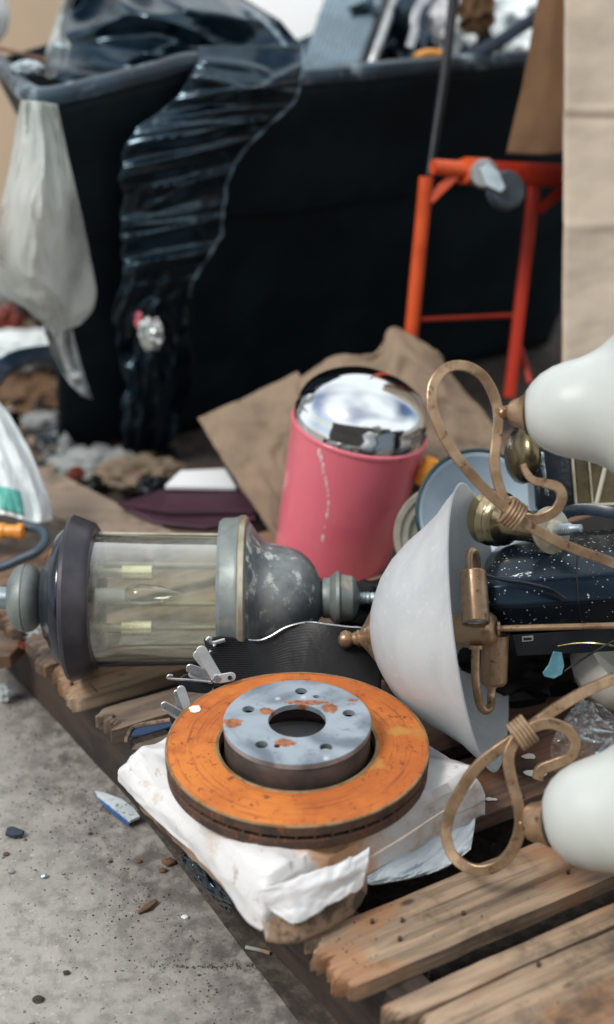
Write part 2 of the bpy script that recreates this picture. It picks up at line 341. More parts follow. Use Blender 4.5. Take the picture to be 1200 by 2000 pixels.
M['lantern_dome'] = mat('oxidised_dome', (.085, .10, .11), (.24, .26, .255), 12, .42, .4, .3, 90, .001, c3=(.52, .54, .50), sc3=45, lo3=.54, hi3=.66)
M['brass'] = mat('tarnished_brass', (.60, .50, .30), (.42, .34, .19), 22, .22, 1, .12, 60, .001)
M['brass_bright'] = mat('bright_brass', (.85, .80, .58), (.70, .64, .42), 30, .25, .6, .1)
M['brass_dark'] = mat('dark_brass', (.16, .13, .07), (.07, .06, .04), 14, .25, .9, .15)
M['brass_pale'] = mat('pale_worn_brass', (.50, .47, .36), (.36, .32, .22), 26, .35, .7, .2)
M['cream'] = mat('cream_enamel', (.46, .44, .36), (.33, .31, .25), 16, .35, .1, .2)
M['blue_enamel'] = mat('pale_blue_enamel', (.40, .50, .57), (.32, .42, .50), 6, .15, 0, .08)
M['green_dark'] = mat('dark_green_rim', (.02, .05, .05), (.01, .03, .035), 20, .2)
def glassy(name, tint, fac, rough=.03, cloud=.0, ccol=(.6, .6, .5)):
    t = NT(name); tp = t.n.new('ShaderNodeBsdfTransparent'); tp.inputs['Color'].default_value = (*tint, 1)
    gl = t.n.new('ShaderNodeBsdfGlossy'); gl.inputs['Roughness'].default_value = rough
    lw = t.n.new('ShaderNodeLayerWeight'); lw.inputs['Blend'].default_value = fac; m1 = t.n.new('ShaderNodeMixShader')
    t.L(lw.outputs['Facing'], m1.inputs[0]); t.L(tp.outputs[0], m1.inputs[1]); t.L(gl.outputs[0], m1.inputs[2])
    t.col(ccol); t.set('Roughness', .5); m2 = t.n.new('ShaderNodeMixShader')
    t.L(t.math('ADD', t.math('MULTIPLY', t.ramp(t.noise(14, 6, .7), .35, .75), cloud), cloud * .35), m2.inputs[0]); t.L(m1.outputs[0], m2.inputs[1]); t.L(t.b.outputs[0], m2.inputs[2])
    t.L(m2.outputs[0], t.n['Material Output'].inputs[0]); return t.m
M['glass'] = glassy('lantern_glass_sky_sheen', (.95, .97, .88), .46, .03, .15, (.86, .89, .76))  # pale cloud colour stands in for sky reflected in the glass
M['glass_clear'] = glassy('clear_bulb_glass', (.97, .98, .98), .45, .02)
M['polybag'] = glassy('clear_polythene', (.96, .975, .98), .22, .10, .05, (.7, .75, .78))
M['leather'] = mat('black_leather', (.006, .006, .007), (.010, .010, .011), 20, .42, 0, .4, 140, .001, rv=.08, Specular_IOR_Level=.2)
t = NT('speckled_black_plastic'); spk = t.ramp(t.noise(210, 2, .5), .705, .725); zone = t.ramp(t.noise(9, 3), .32, .48)
smear = t.math('MULTIPLY', t.ramp(t.noise(14, 2, .5, t.map((1, 3, 1), loc=(1, 3, 0))), .68, .72), t.ramp(t.noise(300, 3), .45, .6))
vv = t.voro(150); vn = t.ramp(t.noise(60, 2), .44, .48); spk2 = t.math('MULTIPLY', t.ramp(vv, .10, .16, True), vn); spk = t.math('MAXIMUM', spk, spk2)
t.col(t.mix(t.math('MAXIMUM', t.math('MULTIPLY', spk, zone), smear), (.006, .011, .018), (.75, .8, .82))); t.set('Roughness', .24); t.set('Specular IOR Level', .32); t.set('Specular Tint', (.5, .75, 1, 1)); t.bump(t.noise(50, 3), .05, .001); M['speck'] = t.m
M['black'] = mat('black_plastic', (.004, .006, .009), (.008, .011, .014), 20, .42, Specular_IOR_Level=.3)
M['black_gloss'] = mat('gloss_black', (.006, .010, .016), (.01, .016, .024), 20, .12)
M['navy'] = mat('navy_plastic', (.010, .022, .040), (.02, .035, .055), 20, .3, c3=(.2, .24, .27), sc3=90, lo3=.68, hi3=.72)
M['maroon'] = mat('maroon_vinyl', (.055, .022, .034), (.04, .016, .026), 12, .42, 0, .1, 30)
M['paper'] = mat('white_paper', (.74, .76, .77), (.66, .68, .70), 6, .7, 0, .1)
M['paper_blue'] = mat('pale_blue_paper', (.45, .55, .62), (.4, .5, .57), 6, .6)
M['blue_chip'] = mat('white_blue_chip', (.62, .68, .70), (.45, .5, .52), 50, .4, 0, .3, c3=(.05, .06, .06), sc3=140, lo3=.58, hi3=.63)
M['navy_card'] = mat('dark_blue_card', (.012, .035, .09), (.01, .03, .07), 20, .5)
M['blue'] = mat('blue_plastic', (.02, .12, .32), (.02, .09, .25), 20, .35)
M['teal'] = mat('teal_print', (.05, .33, .27), (.10, .42, .36), 9, .4)
M['bag_white'] = mat('white_carrier_bag', (.72, .78, .78), (.60, .67, .68), 6, .35, 0, .4, 18, .006)
M['yellow'] = mat('orange_yellow_plastic', (.75, .33, .05), (.65, .24, .03), 20, .35)
M['cable'] = mat('dark_blue_cable', (.03, .05, .075), (.04, .065, .09), 20, .45)
M['tan_wall'] = mat('tan_render', (.50, .38, .27), (.46, .35, .245), 2, .9, 0, .1)
M['added_dark_wall'] = mat('added_wall_finish', (.10, .085, .075), (.07, .06, .055), 3, .9, 0, .3)  # finish of the added wall behind the camera
M['pale_wall'] = mat('pale_render', (.46, .50, .54), (.42, .46, .50), 2, .9, 0, .1)
M['white_board'] = mat('white_board', (.80, .82, .81), (.76, .78, .77), 3, .7, 0, 0)
M['rag'] = mat('grey_white_rag', (.30, .32, .31), (.13, .14, .14), 16, .8, 0, .5, 30, .004)
M['ribbed'] = mat('grey_ribbed_panel', (.20, .28, .33), (.13, .19, .23), 12, .4, .2, .3, c3=(.45, .5, .52), sc3=22, lo3=.62, hi3=.72)
M['rubber'] = mat('grey_rubber', (.05, .07, .09), (.03, .045, .06), 20, .5)
M['foil'] = mat('crumpled_foil', (.8, .85, .82), (.6, .66, .66), 30, .2, .8, .6, 40, .004)
M['twig'] = mat('brown_bark', (.14, .075, .035), (.08, .045, .025), 60, .8, 0, .6)
M['dirt'] = mat('dark_dirt_and_shadow', (.04, .032, .027), (.085, .068, .055), 60, .95, 0, .9, 90, .004)  # real dirt crumbs, and also the black sheets that stand in for shadow
M['grit'] = mat('grit', (.22, .20, .175), (.10, .085, .07), 400, .9, 0, .4, c3=(.5, .48, .44), sc3=220, lo3=.6, hi3=.66)
M['cup'] = mat('white_ceramic', (.62, .61, .55), (.55, .54, .48), 8, .3)
M['tint_blue'] = mat('teal_blue_plastic', (.06, .17, .22), (.10, .24, .29), 50, .2, 0, .2, c3=(.4, .5, .52), sc3=110, lo3=.62, hi3=.68)
M['redbit'] = mat('red_scrap', (.22, .04, .02), (.10, .025, .015), 20, .6)

# ------------------------------------------------------------------ setting: ground and wall
def gz(x, y): return .0025 * fr((x, y, 0), 9, 2) - (.0 if y < 9 else 0)
mb = MB()
mb.add([(-60, -60, -.012), (60, -60, -.012), (60, 60, -.012), (-60, 60, -.012)], [(0, 1, 2, 3)])
g2 = mb.build('far_ground', M['far_concrete'], smooth=False); g2['kind'] = 'structure'; g2['label'] = 'plain concrete ground running on beyond the yard'
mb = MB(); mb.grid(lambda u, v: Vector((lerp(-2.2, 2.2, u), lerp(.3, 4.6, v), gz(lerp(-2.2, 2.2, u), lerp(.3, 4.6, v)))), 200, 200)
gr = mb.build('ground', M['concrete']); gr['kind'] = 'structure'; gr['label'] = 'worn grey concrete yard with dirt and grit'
mb = MB(); mb.box((0, 6.2, 1.1), 12.0, .2, 2.2)
tag(mb.build('building_wall', M['pale_wall'], bevel=.01), 'pale blue grey rendered wall far behind the black cart', 'wall')
mb = MB(); mb.box((0, -2.6, 1.25), 11.0, .25, 2.5); o = mb.build('added_dark_wall', M['added_dark_wall'], bevel=.01); o['kind'] = 'structure'; o['label'] = 'dark wall added unseen behind the camera, reflected in the chrome lid'  # added out of view so chrome and black plastic reflect something darker
mb = MB(); mb.grid(lambda u, v: Vector((lerp(-1.5, -.50, u), 3.9 + .25 * v + .02 * math.sin(u * 7), lerp(.0, 1.25, v))), 30, 10)
tag(mb.build('tan_panel', M['tan_wall'], solid=.02), 'tall plain tan cardboard panel standing behind the left end of the cart', 'panel')

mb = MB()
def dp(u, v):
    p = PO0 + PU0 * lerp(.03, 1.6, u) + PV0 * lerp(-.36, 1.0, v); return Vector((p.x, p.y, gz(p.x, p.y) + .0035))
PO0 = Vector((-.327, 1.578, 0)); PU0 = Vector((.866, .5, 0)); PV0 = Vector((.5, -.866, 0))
mb.grid(dp, 160, 140); o = mb.build('shadow_sheet', M['dirt']); o['kind'] = 'structure'; o['label'] = 'black sheet on the concrete standing in for the shadow under the pallet'  # black sheet paints the shadow below the pallet boards
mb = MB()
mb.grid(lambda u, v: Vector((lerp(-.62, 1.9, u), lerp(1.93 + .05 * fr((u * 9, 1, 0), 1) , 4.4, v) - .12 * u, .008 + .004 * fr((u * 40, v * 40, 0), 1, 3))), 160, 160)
o = mb.build('shadow_sheet', M['dirt']); o['kind'] = 'structure'; o['label'] = 'black ground sheet standing in for the shadow under and before the cart'  # second black sheet, shadow around the cart foot put into colour
# ------------------------------------------------------------------ pallet
PO = Vector((-.327, 1.578, 0)); PU = Vector((.866, .5, 0)); PV = Vector((.5, -.866, 0)); PZ = Vector((0, 0, 1))
pal = thing('pallet', 'weathered wooden pallet under the brake disc, lantern and lamp parts', 'pallet', (PO.x, PO.y, 0))
pal.rotation_euler = (0, 0, R(30))
def plank(name, u0, u1, v0, v1, z0, z1, m, seed, jag=.012, parent=pal, twist=0.0, label=None, notch=None):
    nu, nv = 60, 60; V = []; Fc = []
    def e(v, end):
        s_ = seed + end * 7
        return jag * (fr((v * 38, s_, 0), 1, s_) + .22 * fr((v * 400, s_, 2), 1, s_, 2) + .35 * noise.cell(Vector((v * 480, s_, 4))) + .25 * noise.cell(Vector((v * 190, s_, 9))) + .35 * fr((v * 700, s_, 1), 1, s_, 2)) * (1 if end == 0 else -1)
    def pt(i, j, top):
        fu, fv = i / (nu - 1), j / (nv - 1); v = lerp(v0, v1, fv); a = u0 + e(v, 0); b = u1 + e(v, 1)
        fu2 = fu ** 1.5
        u = lerp(a, b, fu2); zz = z1 if top else z0
        if top: zz += .0018 * fr((u * 5, v * 34, seed), 1, seed) + twist * (fv - .5); zz -= max(0, .006 - (u - a)) * (.5 + fr((v * 60, seed, 0), 1))
        edge = .0022 * fr((u * 9, seed, fv * 2), 1, seed + 3) * (1 if fv in (0, 1) else 0)
        vv = v + edge
        if notch and fv == notch[0] : vv += notch[1](u)
        return Vector((u, -vv, zz))
    n = nu * nv
    for top in (1, 0):
        for j in range(nv):
            for i in range(nu): V.append(pt(i, j, top))
    for j in range(nv - 1):
        for i in range(nu - 1):
            a = j * nu + i; Fc.append((a, a + 1, a + nu + 1, a + nu)); Fc.append((n + a, n + a + nu, n + a + nu + 1, n + a + 1))
    for i in range(nu - 1):
        Fc.append((i, n + i, n + i + 1, i + 1)); a = (nv - 1) * nu + i; Fc.append((a, a + 1, n + a + 1, n + a))
    for j in range(nv - 1):
        a = j * nu; Fc.append((a, a + nu, n + a + nu, n + a)); a = j * nu + nu - 1; Fc.append((a, n + a, n + a + nu, a + nu))
    me = bpy.data.meshes.new(name); me.from_pydata(V, [], Fc)
    bm = bmesh.new(); bm.from_mesh(me); bmesh.ops.recalc_face_normals(bm, faces=bm.faces); bm.to_mesh(me); bm.free()
    me.materials.append(m); me.polygons.foreach_set('use_smooth', [True] * len(me.polygons)); me.set_sharp_from_angle(angle=R(40))
    o = bpy.data.objects.new(name, me); COL.objects.link(o); o.parent = parent
    if label: o['label'] = label
    return o
ZT = .13; TH = .019
for k, (v0, v1, u0, m, jg, sd_) in enumerate([(-.33, -.235, .0, 'wood_grey', .01, 3), (-.20, -.11, -.02, 'wood_grey', .012, 5), (-.085, .0, -.01, 'wood_grey', .01, 9),
        (.004, .093, -.005, 'wood', .012, 11), (.128, .178, .012, 'wood_grey', .012, 15), (.215, .30, .01, 'wood_grey', .01, 21),
        (.33, .41, .0, 'wood_dark', .01, 22), (.435, .533, .02, 'wood_dark', .01, 27), (.597, .680, .035, 'wood', .014, 31)]):
    plank('plank', u0, 1.12, v0, v1, ZT - TH, ZT, M[m], sd_, jg)
plank('plank', .065, 1.12, .742, .90, ZT - TH, ZT + .002, M['wood'], 41, .012)
plank('plank', .052, 1.12, .715, .7385, ZT - TH + .002, ZT + .004, M['wood'], 44, .012, label='long splinter strip split from the nearest plank')
for uu in (.0, .52, 1.04):
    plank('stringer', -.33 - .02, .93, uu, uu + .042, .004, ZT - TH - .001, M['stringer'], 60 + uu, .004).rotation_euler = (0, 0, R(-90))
for o in pal.children:
    if o.name.startswith('stringer'): o.location = (0, 0, 0)
# stringer local: x along -v  -> rotate so that its length follows the plank ends
for o in pal.children:
    if o.name.startswith('stringer'):
        for v in o.data.vertices: v.co = Vector((v.co.x, -v.co.y + .004 + .082 * (v.co.x + .15), v.co.z))
        o.data.flip_normals()
for k, (v0, v1) in enumerate([(-.3, -.2), (.25, .35), (.8, .9)]):
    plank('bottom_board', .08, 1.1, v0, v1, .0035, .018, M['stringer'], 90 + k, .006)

for i, (px, py) in enumerate([(727, 1803), (786, 1801), (781, 1837), (905, 1787), (1110, 1707), (1052, 1887), (140, 1338), (222, 1402), (1020, 1560)]):
    q = G(px, py, ZT + (.002 if i == 5 else 0)); mb = MB(); mb.lathe([(-.004, .0020), (.0003, .0021), (.0006, .0015), (.0006, .00001)], (0, 0, 0), PZ, 12, cap=False)
    me_o = mb.build('nail', M['rust_edge']); me_o.parent = pal; l_ = Matrix.Rotation(R(-30), 3, 'Z') @ (q - PO); me_o.location = l_
# ------------------------------------------------------------------ brake disc and package
DC = G(581, 1452, .235); BC = Vector((-.006, 1.262, 0))
Lc, Bc, Rc, Tc = G(226, 1492, .19), G(514, 1752, .19), G(952, 1522, .19), Vector((.0, 1.475, .19))
pk = thing('wrapped_package', 'flat cardboard box in torn dirty white plastic, under the rusty brake disc', 'package', (BC.x, BC.y, .13))
def square_edge(a):          # point on the rounded outline at parameter a in 0..1, corners L,B,R,T
    Q = [Lc, Bc, Rc, Tc]; k = (a % 1) * 4; i = int(k) % 4; f = k - int(k)
    # slight bow outwards, rounded corners
    p = Q[i].lerp(Q[(i + 1) % 4], f); c = sum(Q, Vector()) / 4
    d = Vector((p.x - c.x, p.y - c.y, 0)); rc = min(f, 1 - f)
    k2 = 1 - .018 * math.exp(-rc * 16) + .012 * math.sin(f * math.pi)
    return Vector((c.x, c.y, 0)) + d * k2
def cover(u, v):
    e = square_edge(u); c = Vector((BC.x, BC.y, 0)); f = (u % 1) * 4; seg = int(f); ff = f - seg
    if v < .62:
        s_ = (v / .62) ** .8; p = c.lerp(e, s_ * .955); z = .2035 - .012 * s_ ** 8
        if s_ > .5: z += .0085 * (s_ - .5) * 2 * rid((p.x, p.y, 0), 11, 4, 3) + .004 * (s_ - .5) * fr((p.x, p.y, 0), 40, 1)
    else:
        s_ = (v - .62) / .38; hem = .142 + .006 * nz((u * 30, 0, 0), 1)
        if seg == 1: hem = lerp(.148, .143, ff) + .004 * nz((u * 60, 3, 0), 1)
        if seg == 0: k_ = max(0, min(1, (ff - .62) / .38)); hem = lerp(.168, .139, k_ * k_ * (3 - 2 * k_)) + .004 * nz((u * 34, 7, 0), 1)
        if seg == 3: hem = .166 + .004 * nz((u * 34, 7, 0), 1)
        out = .955 + .055 * math.sin(min(1, s_ * 1.4) * math.pi / 2)
        if seg == 1 or seg == 3: out = .955 + .045 * math.sin(s_ * math.pi * .62)
        if seg == 0: out -= .012 * s_
        p = c.lerp(e, out + .010 * s_ * rid((u * 22, s_ * 1.5, 0), 1, 2, 2)); z = lerp(.1915, hem, s_ ** 1.15)
    return Vector((p.x, p.y, z))
mb = MB(); mb.grid(cover, 260, 46, cu=True); mb.build('plastic_cover', M['sack'], pk, solid=.0012, angle=70)
mb = MB()
def core(u, v):
    e = square_edge(u); f_ = .955 if .33 < u < .56 else .90; c = Vector((BC.x, BC.y, 0))
    if v > .5: return Vector((*(c.lerp(e, f_ * 2 * (1 - v))).xy, .184 - (.016 if .40 < u < .54 and v < .62 else 0)))
    p = c.lerp(e, f_ + .016 * fr((u * 40, v * 5, 0), 1, 4)); return Vector((p.x, p.y, lerp(.134, .184 - (.012 * abs(math.sin((u - .4) * 22)) if .4 < u < .54 else 0), v * 2)))
mb.grid(core, 220, 18, cu=True); mb.build('cardboard_box', M['kraft'], pk, angle=50)
# torn flap at the front corner
FL = [[(505, 1738, .197), (560, 1722, .199), (620, 1700, .2), (680, 1678, .2), (722, 1655, .199)],
      [(512, 1755, .189), (565, 1745, .19), (622, 1728, .19), (678, 1706, .19), (720, 1684, .189)],
      [(524, 1776, .176), (570, 1775, .176), (622, 1752, .178), (672, 1727, .178), (714, 1708, .178)],
      [(560, 1799, .166), (583, 1806, .163), (628, 1776, .165), (668, 1757, .166), (708, 1729, .168)]]
def flap(u, v):
    a = u * 4; b = v * 3; i, j = min(int(a), 3), min(int(b), 2); fu, fv = a - i, b - j
    P = lambda jj, ii: G(*FL[jj][ii])
    p = P(j, i).lerp(P(j, i + 1), fu).lerp(P(j + 1, i).lerp(P(j + 1, i + 1), fu), fv)
    return p - VIEW * (.004 + .0025 * fr((u * 4, v * 3, 0), 1, 2)) + Vector((0, 0, .002 * rid((u * 7, v * 2, 0), 1, 1, 2)))
mb = MB(); mb.grid(flap, 40, 24); mb.build('torn_flap', M['sack_clean'], pk, solid=.0012, angle=70)
# hem ridge on right side
hp = cr([G(px, py, z) - VIEW * .002 for (px, py, z) in [(716, 1678, .190), (780, 1640, .192), (850, 1594, .193), (905, 1560, .190)]], 8)
mb = MB(); mb.sweep(hp, circ(.0012, 8)); mb.build('stitched_hem', mat('hem_tape', (.50, .44, .38), (.34, .29, .25), 90, .6), pk)
# peeled cardboard lips at the open corner
def curl(pts, w, m, nm, off):
    P = cr([G(*p) for p in pts], 8); V = []
    mb = MB(); n = len(P)
    def f(u, v):
        i = min(int(u * (n - 1)), n - 2); p = P[i].lerp(P[i + 1], u * (n - 1) - i)
        return p + off * v * w * (1 + .4 * fr((u * 6, v, 0), 1, 3)) + Vector((0, 0, .004 * math.sin(v * 2.4) + .0015 * fr((u * 9, v * 3, 2), 1)))
    mb.grid(f, 40, 8); return mb.build(nm, m, pk, solid=.0025)
curl([(520, 1838, .135), (575, 1842, .136), (640, 1815, .137), (690, 1782, .14), (715, 1745, .150)], .030, M['kraft'], 'peeled_card', Vector((.05, .55, .83)))
curl([(508, 1772, .170), (512, 1800, .155), (520, 1836, .136)], .012, M['kraft_pale'], 'peeled_card', Vector((.5, .3, .1)))
mb = MB(); mb.plate([G(*p) for p in [(244, 1442, .176), (262, 1420, .178), (332, 1408, .180), (338, 1420, .180), (280, 1438, .178)]], Vector((0, 0, .002)))
mb.build('blue_printed_flap', M['navy_card'], pk, smooth=False)
mb = MB(); P = [G(*p) for p in [(246, 1450, .172), (250, 1436, .178), (266, 1418, .180), (332, 1406, .182)]]
mb.sweep(cr(P, 6), rrect(.004, .008, .001)); mb.build('flap_edge', M['kraft'], pk)

bd = thing('brake_disc', 'orange rusted vented car brake disc lying on the white wrapped package', 'brake disc', (DC.x, DC.y, .209))
def ring(ri, ro, z0, z1, seg=128, b=.0012):
    return [(z0, ri), (z0, ro - b), (z0 + b, ro), (z1 - b, ro), (z1, ro - b), (z1, ri + b), (z1 - b, ri), (z0, ri)]
oz = Vector((DC.x, DC.y, 0)); RO = .1405; RI = .084
mb = MB(); mb.lathe(ring(RI, RO - .0012, .2272, .2355), oz, PZ, 160, cap=False); mb.build('friction_face', M['rust_face'], bd)
mb = MB(); mb.lathe([(.2242, RO - .004), (.2242, RO), (.2340, RO)], oz, PZ, 160, cap=False); mb.build('outer_edge', M['rust_edge'], bd)
mb = MB(); mb.lathe([(.2340, RO + .0001), (.2354, RO - .0003), (.2359, RO - .0012), (.2358, RO - .0022), (.2300, RO - .0034)], oz, PZ, 160, cap=False); mb.build('outer_lip', M['rust_lip'], bd)
mb = MB(); mb.lathe(ring(RI, RO - .001, .2060, .2180), oz, PZ, 160, cap=False); mb.build('lower_plate', M['rust_edge'], bd)
mb = MB()
for i in range(48):
    a = 2 * math.pi * i / 48; rv = Vector((math.cos(a), math.sin(a), 0)); tv = Vector((-rv.y, rv.x, 0))
    mb.box(oz + rv * .1125 + Vector((0, 0, .2214)), .052, .0030, .0110, rv, tv)
o = mb.build('cooling_vanes', M['rust_edge'], bd, smooth=False); o['kind'] = 'stuff'
mb = MB(); mb.lathe([(.2175, RI), (.2268, RI)], oz, PZ, 96, cap=False); mb.build('inner_wall', M['hub_wall'], bd, solid=.003)
mb = MB(); mb.lathe([(.2265, RI - .0005), (.2362, RI - .0005), (.2366, RI + .0022), (.2358, RI + .003)], oz, PZ, 128, cap=False); mb.build('inner_lip', M['rust_lip'], bd)
HZ = .2645; HR = .0775
mb = MB(); mb.lathe([(.214, RI - .0005), (.220, HR), (.2260, HR), (HZ - .0035, HR)], oz, PZ, 128, cap=False); mb.build('hub_wall', M['hub_wall'], bd, solid=.004, soff=-1)
def ph(px, py): q = G(px, py, HZ); return (q.x - DC.x, q.y - DC.y)
hc = ph(581, 1399); holes = []
def cc(x, y, r, n=28): return [(x + r * math.cos(2 * math.pi * i / n), y + r * math.sin(2 * math.pi * i / n)) for i in range(n)]
holes.append(cc(0, 0, .0312, 64))
for k in range(5):
    a = R(90 - 4 + 72 * k); holes.append(cc(.0565 * math.cos(a), .0565 * math.sin(a), .0072))
for a in (66, 246): holes.append(cc(.050 * math.cos(R(a)), .050 * math.sin(R(a)), .0040, 20))
V, Fc = curve_solid(cc(0, 0, HR, 128), holes, 0, .007, .0008)
mb = MB(); mb.add([v + oz + Vector((0, 0, HZ - .0035)) for v in V], Fc); mb.build('hub_face', M['hub'], bd, smooth=False)
def splat(cx, cy, r, z, m, parent, seed, nm, asp=1.0, jag=.35, ang=0):
    P = []
    for i in range(48):
        a = 2 * math.pi * i / 48; q = r * (1 + 1.5 * jag * fr((math.cos(a) * .8, math.sin(a) * .8, seed), 1, seed, 3))
        x, y = q * math.cos(a), q * asp * math.sin(a); x, y = x * math.cos(ang) - y * math.sin(ang), x * math.sin(ang) + y * math.cos(ang)
        P.append(Vector((cx + x, cy + y, z)))
    mb = MB(); mb.plate(P, Vector((0, 0, .0006))); return mb.build(nm, m, parent, smooth=False)
q = G(381, 1386, .2355); splat(q.x, q.y, .0066, .2357, M['paintwhite'], bd, 3, 'white_paint_spot', 1.05, .2)

# thin bluish plastic and black plastic peeping out under the package
def sheet(name, rows, mat_, parent=None, amp=.004, sc=8, n=(40, 30), solid=.001, seed=0, ridged=True, stretch=(1, 1), smooth=70):
    # rows: list of rows of (px, py, depth)
    nr, nc = len(rows), len(rows[0])
    def f(u, v):
        a = u * (nc - 1); b = v * (nr - 1); i, j = min(int(a), nc - 2), min(int(b), nr - 2); fu, fv = a - i, b - j
        def c4(p0, p1, p2, p3, t): return .5 * ((2 * p1) + (p2 - p0) * t + (2 * p0 - 5 * p1 + 4 * p2 - p3) * t * t + (3 * p1 - p0 - 3 * p2 + p3) * t ** 3)
        cx = lambda jj, k: c4(*[rows[max(0, min(nr - 1, jj))][max(0, min(nc - 1, i + e))][k] for e in (-1, 0, 1, 2)], fu)
        q = [c4(*[cx(j + e, k) for e in (-1, 0, 1, 2)], fv) for k in range(3)]
        d = amp * ((rid if ridged else fr)((u * stretch[0], v * stretch[1], seed), sc, seed, 3) - .3)
        return W(q[0] + (d * 120) * fr((u, v, 3), 6, seed), q[1] + d * 120 * fr((u, v, 9), 6, seed + 2), q[2] - d)
    mb = MB(); mb.grid(f, *n); return mb.build(name, mat_, parent, solid=solid, angle=smooth)
def rowz(pts, z): return [(p[0], p[1], DZ(p[1], z)) for p in pts]
o = sheet('plastic_wrap', [rowz([(705, 1722), (780, 1672), (860, 1612), (930, 1560)], .150), rowz([(725, 1728), (795, 1706), (868, 1656), (928, 1608)], .142), rowz([(745, 1726), (815, 1713), (875, 1692), (920, 1658)], .136)], M['sack_blue'], amp=.004, sc=4, seed=3)
tag(o, 'loose bluish plastic wrap poking out below the right side of the white package', 'plastic wrap')
o = sheet('black_plastic', [rowz([(352, 1660), (400, 1700), (450, 1755)], .11), rowz([(360, 1690), (405, 1738), (455, 1770)], .08), rowz([(372, 1702), (420, 1760), (450, 1785)], .045)], M['binbag'], amp=.007, sc=4, seed=5)
tag(o, 'shiny black plastic hanging below the left side of the white package', 'plastic scrap')

# ------------------------------------------------------------------ lantern
LD = 1.785; AX = Vector((1, 0, .0))
LZc = W(300, 1168, LD)
def lx(px): return (px - 600) * LD / F
def LP(px): return Vector((lx(px), LZc.y, LZc.z))
la = thing('coach_lantern', 'large tarnished outdoor lantern with glass body lying on its side on the pallet', 'lantern', (LZc.x, LZc.y, .13))
def lath(name, prof, m, seg=72, parent=la, cap=False, solid=0, wob=None):
    mb = MB(); mb.lathe([(S(a - prof[0][0], LD), S(r, LD)) for a, r in prof], LP(prof[0][0]), AX, seg, cap, wob); return mb.build(name, m, parent, solid=solid, angle=30)
lath('pipe', [(-60, 23), (22, 22)], M['zinc'], 40, cap=True)
lath('ball_knob', [(16, 20), (20, 42), (28, 56), (38, 64), (50, 67), (53, 65), (55, 67), (64, 65), (74, 56), (80, 44), (84, 36), (92, 36)], M['patina'])
lath('base_dome', [(84, 34), (87, 60), (94, 82), (103, 92), (106, 102), (113, 110), (117, 124), (128, 134), (142, 140)], M['lantern_black'], solid=.002)
lath('lower_collar', [(140, 130), (138, 150), (141, 159), (147, 161), (154, 158), (160, 156), (176, 149), (184, 146), (189, 140), (190, 126)], M['lantern_dark'], 96, solid=.002)
lath('gallery_plate', [(176, 10), (177, 128)], M['brass_dark'], 60, solid=.003)
lath('glass_body', [(180, 125), (200, 125), (300, 121), (434, 119)], M['glass'], 96, solid=0)
lath('upper_collar', [(432, 112), (432, 150), (438, 155), (460, 156), (464, 158), (468, 158), (470, 150)], M['patina'], 96, solid=.002)
lath('collar_trim', [(469, 157), (473, 160), (480, 160), (484, 156)], M['brass_pale'], 96, solid=.003)
lath('roof_dome', [(483, 152), (492, 142), (503, 124), (518, 109), (540, 103), (562, 99), (585, 91), (602, 77), (614, 60), (622, 42), (632, 30)], M['lantern_dome'], 96, solid=.002)
lath('top_finial', [(628, 30), (630, 38), (636, 40), (644, 40), (650, 47), (656, 52), (662, 53), (666, 47), (676, 45), (688, 44), (694, 38), (698, 28), (702, 16)], M['patina'], 60)
lath('threaded_stud', [(700, 10), (704, 12), (708, 10), (712, 12), (716, 10), (720, 12), (724, 10), (730, 11), (735, 9), (735, .01)], M['zinc'], 24)
def rod(name, a, b, r, m, parent, n=12):
    mb = MB(); mb.sweep([a, (a + b) / 2, b], circ(r, n)); return mb.build(name, m, parent)
def lrad(px, dy, dd): return Vector((lx(px), LZc.y, LZc.z)) + UPV * S(-dy, LD) + VIEW * S(dd, LD)
rod('frame_rod', lrad(186, -126, 10), lrad(436, -123, 10), .0022, M['brass_pale'], la)
rod('frame_rod', lrad(180, 130, -8), lrad(436, 124, -8), .0030, M['lantern_black'], la)
rod('frame_rod', lrad(180, 20, 127), lrad(436, 20, 123), .0030, M['brass_pale'], la)
rod('frame_rod', lrad(180, 70, 112), lrad(436, 66, 108), .0045, M['brass_pale'], la)
rod('frame_rod', lrad(180, -60, 112), lrad(436, -58, 108), .0045, M['brass_pale'], la)
for (dy, dd) in ((-50, 0), (58, -10)):
    c0 = lrad(182, dy, dd); c1 = lrad(240, dy, dd); c2 = lrad(296, dy, dd)
    mb = MB(); mb.lathe([(0, S(12, LD)), (.012, S(12, LD)), (.013, S(9, LD)), ((c1 - c0).length, S(9, LD))], c0, AX, 24); s1 = mb.build('lamp_socket', M['brass_pale'], la)
    mb = MB(); mb.lathe([(0, S(15, LD)), (S(58, LD), S(15, LD)), (S(58, LD), S(11, LD)), (S(20, LD), S(11, LD))], c1, AX, 28, cap=False); mb.build('brass_sleeve', M['brass_bright'], s1)
c0 = lrad(186, -5, 10); mb = MB(); mb.lathe([(0, S(14, LD)), (S(58, LD), S(14, LD)), (S(60, LD), .001)], c0, AX, 24); s1 = mb.build('lamp_socket', M['paper'], la)
mb = MB(); mb.lathe([(0, S(12, LD)), (S(12, LD), S(20, LD)), (S(35, LD), S(23, LD)), (S(70, LD), S(18, LD)), (S(100, LD), S(8, LD)), (S(118, LD), .0008)], lrad(243, -5, 10), AX, 28); mb.build('candle_bulb', M['glass_clear'], s1)

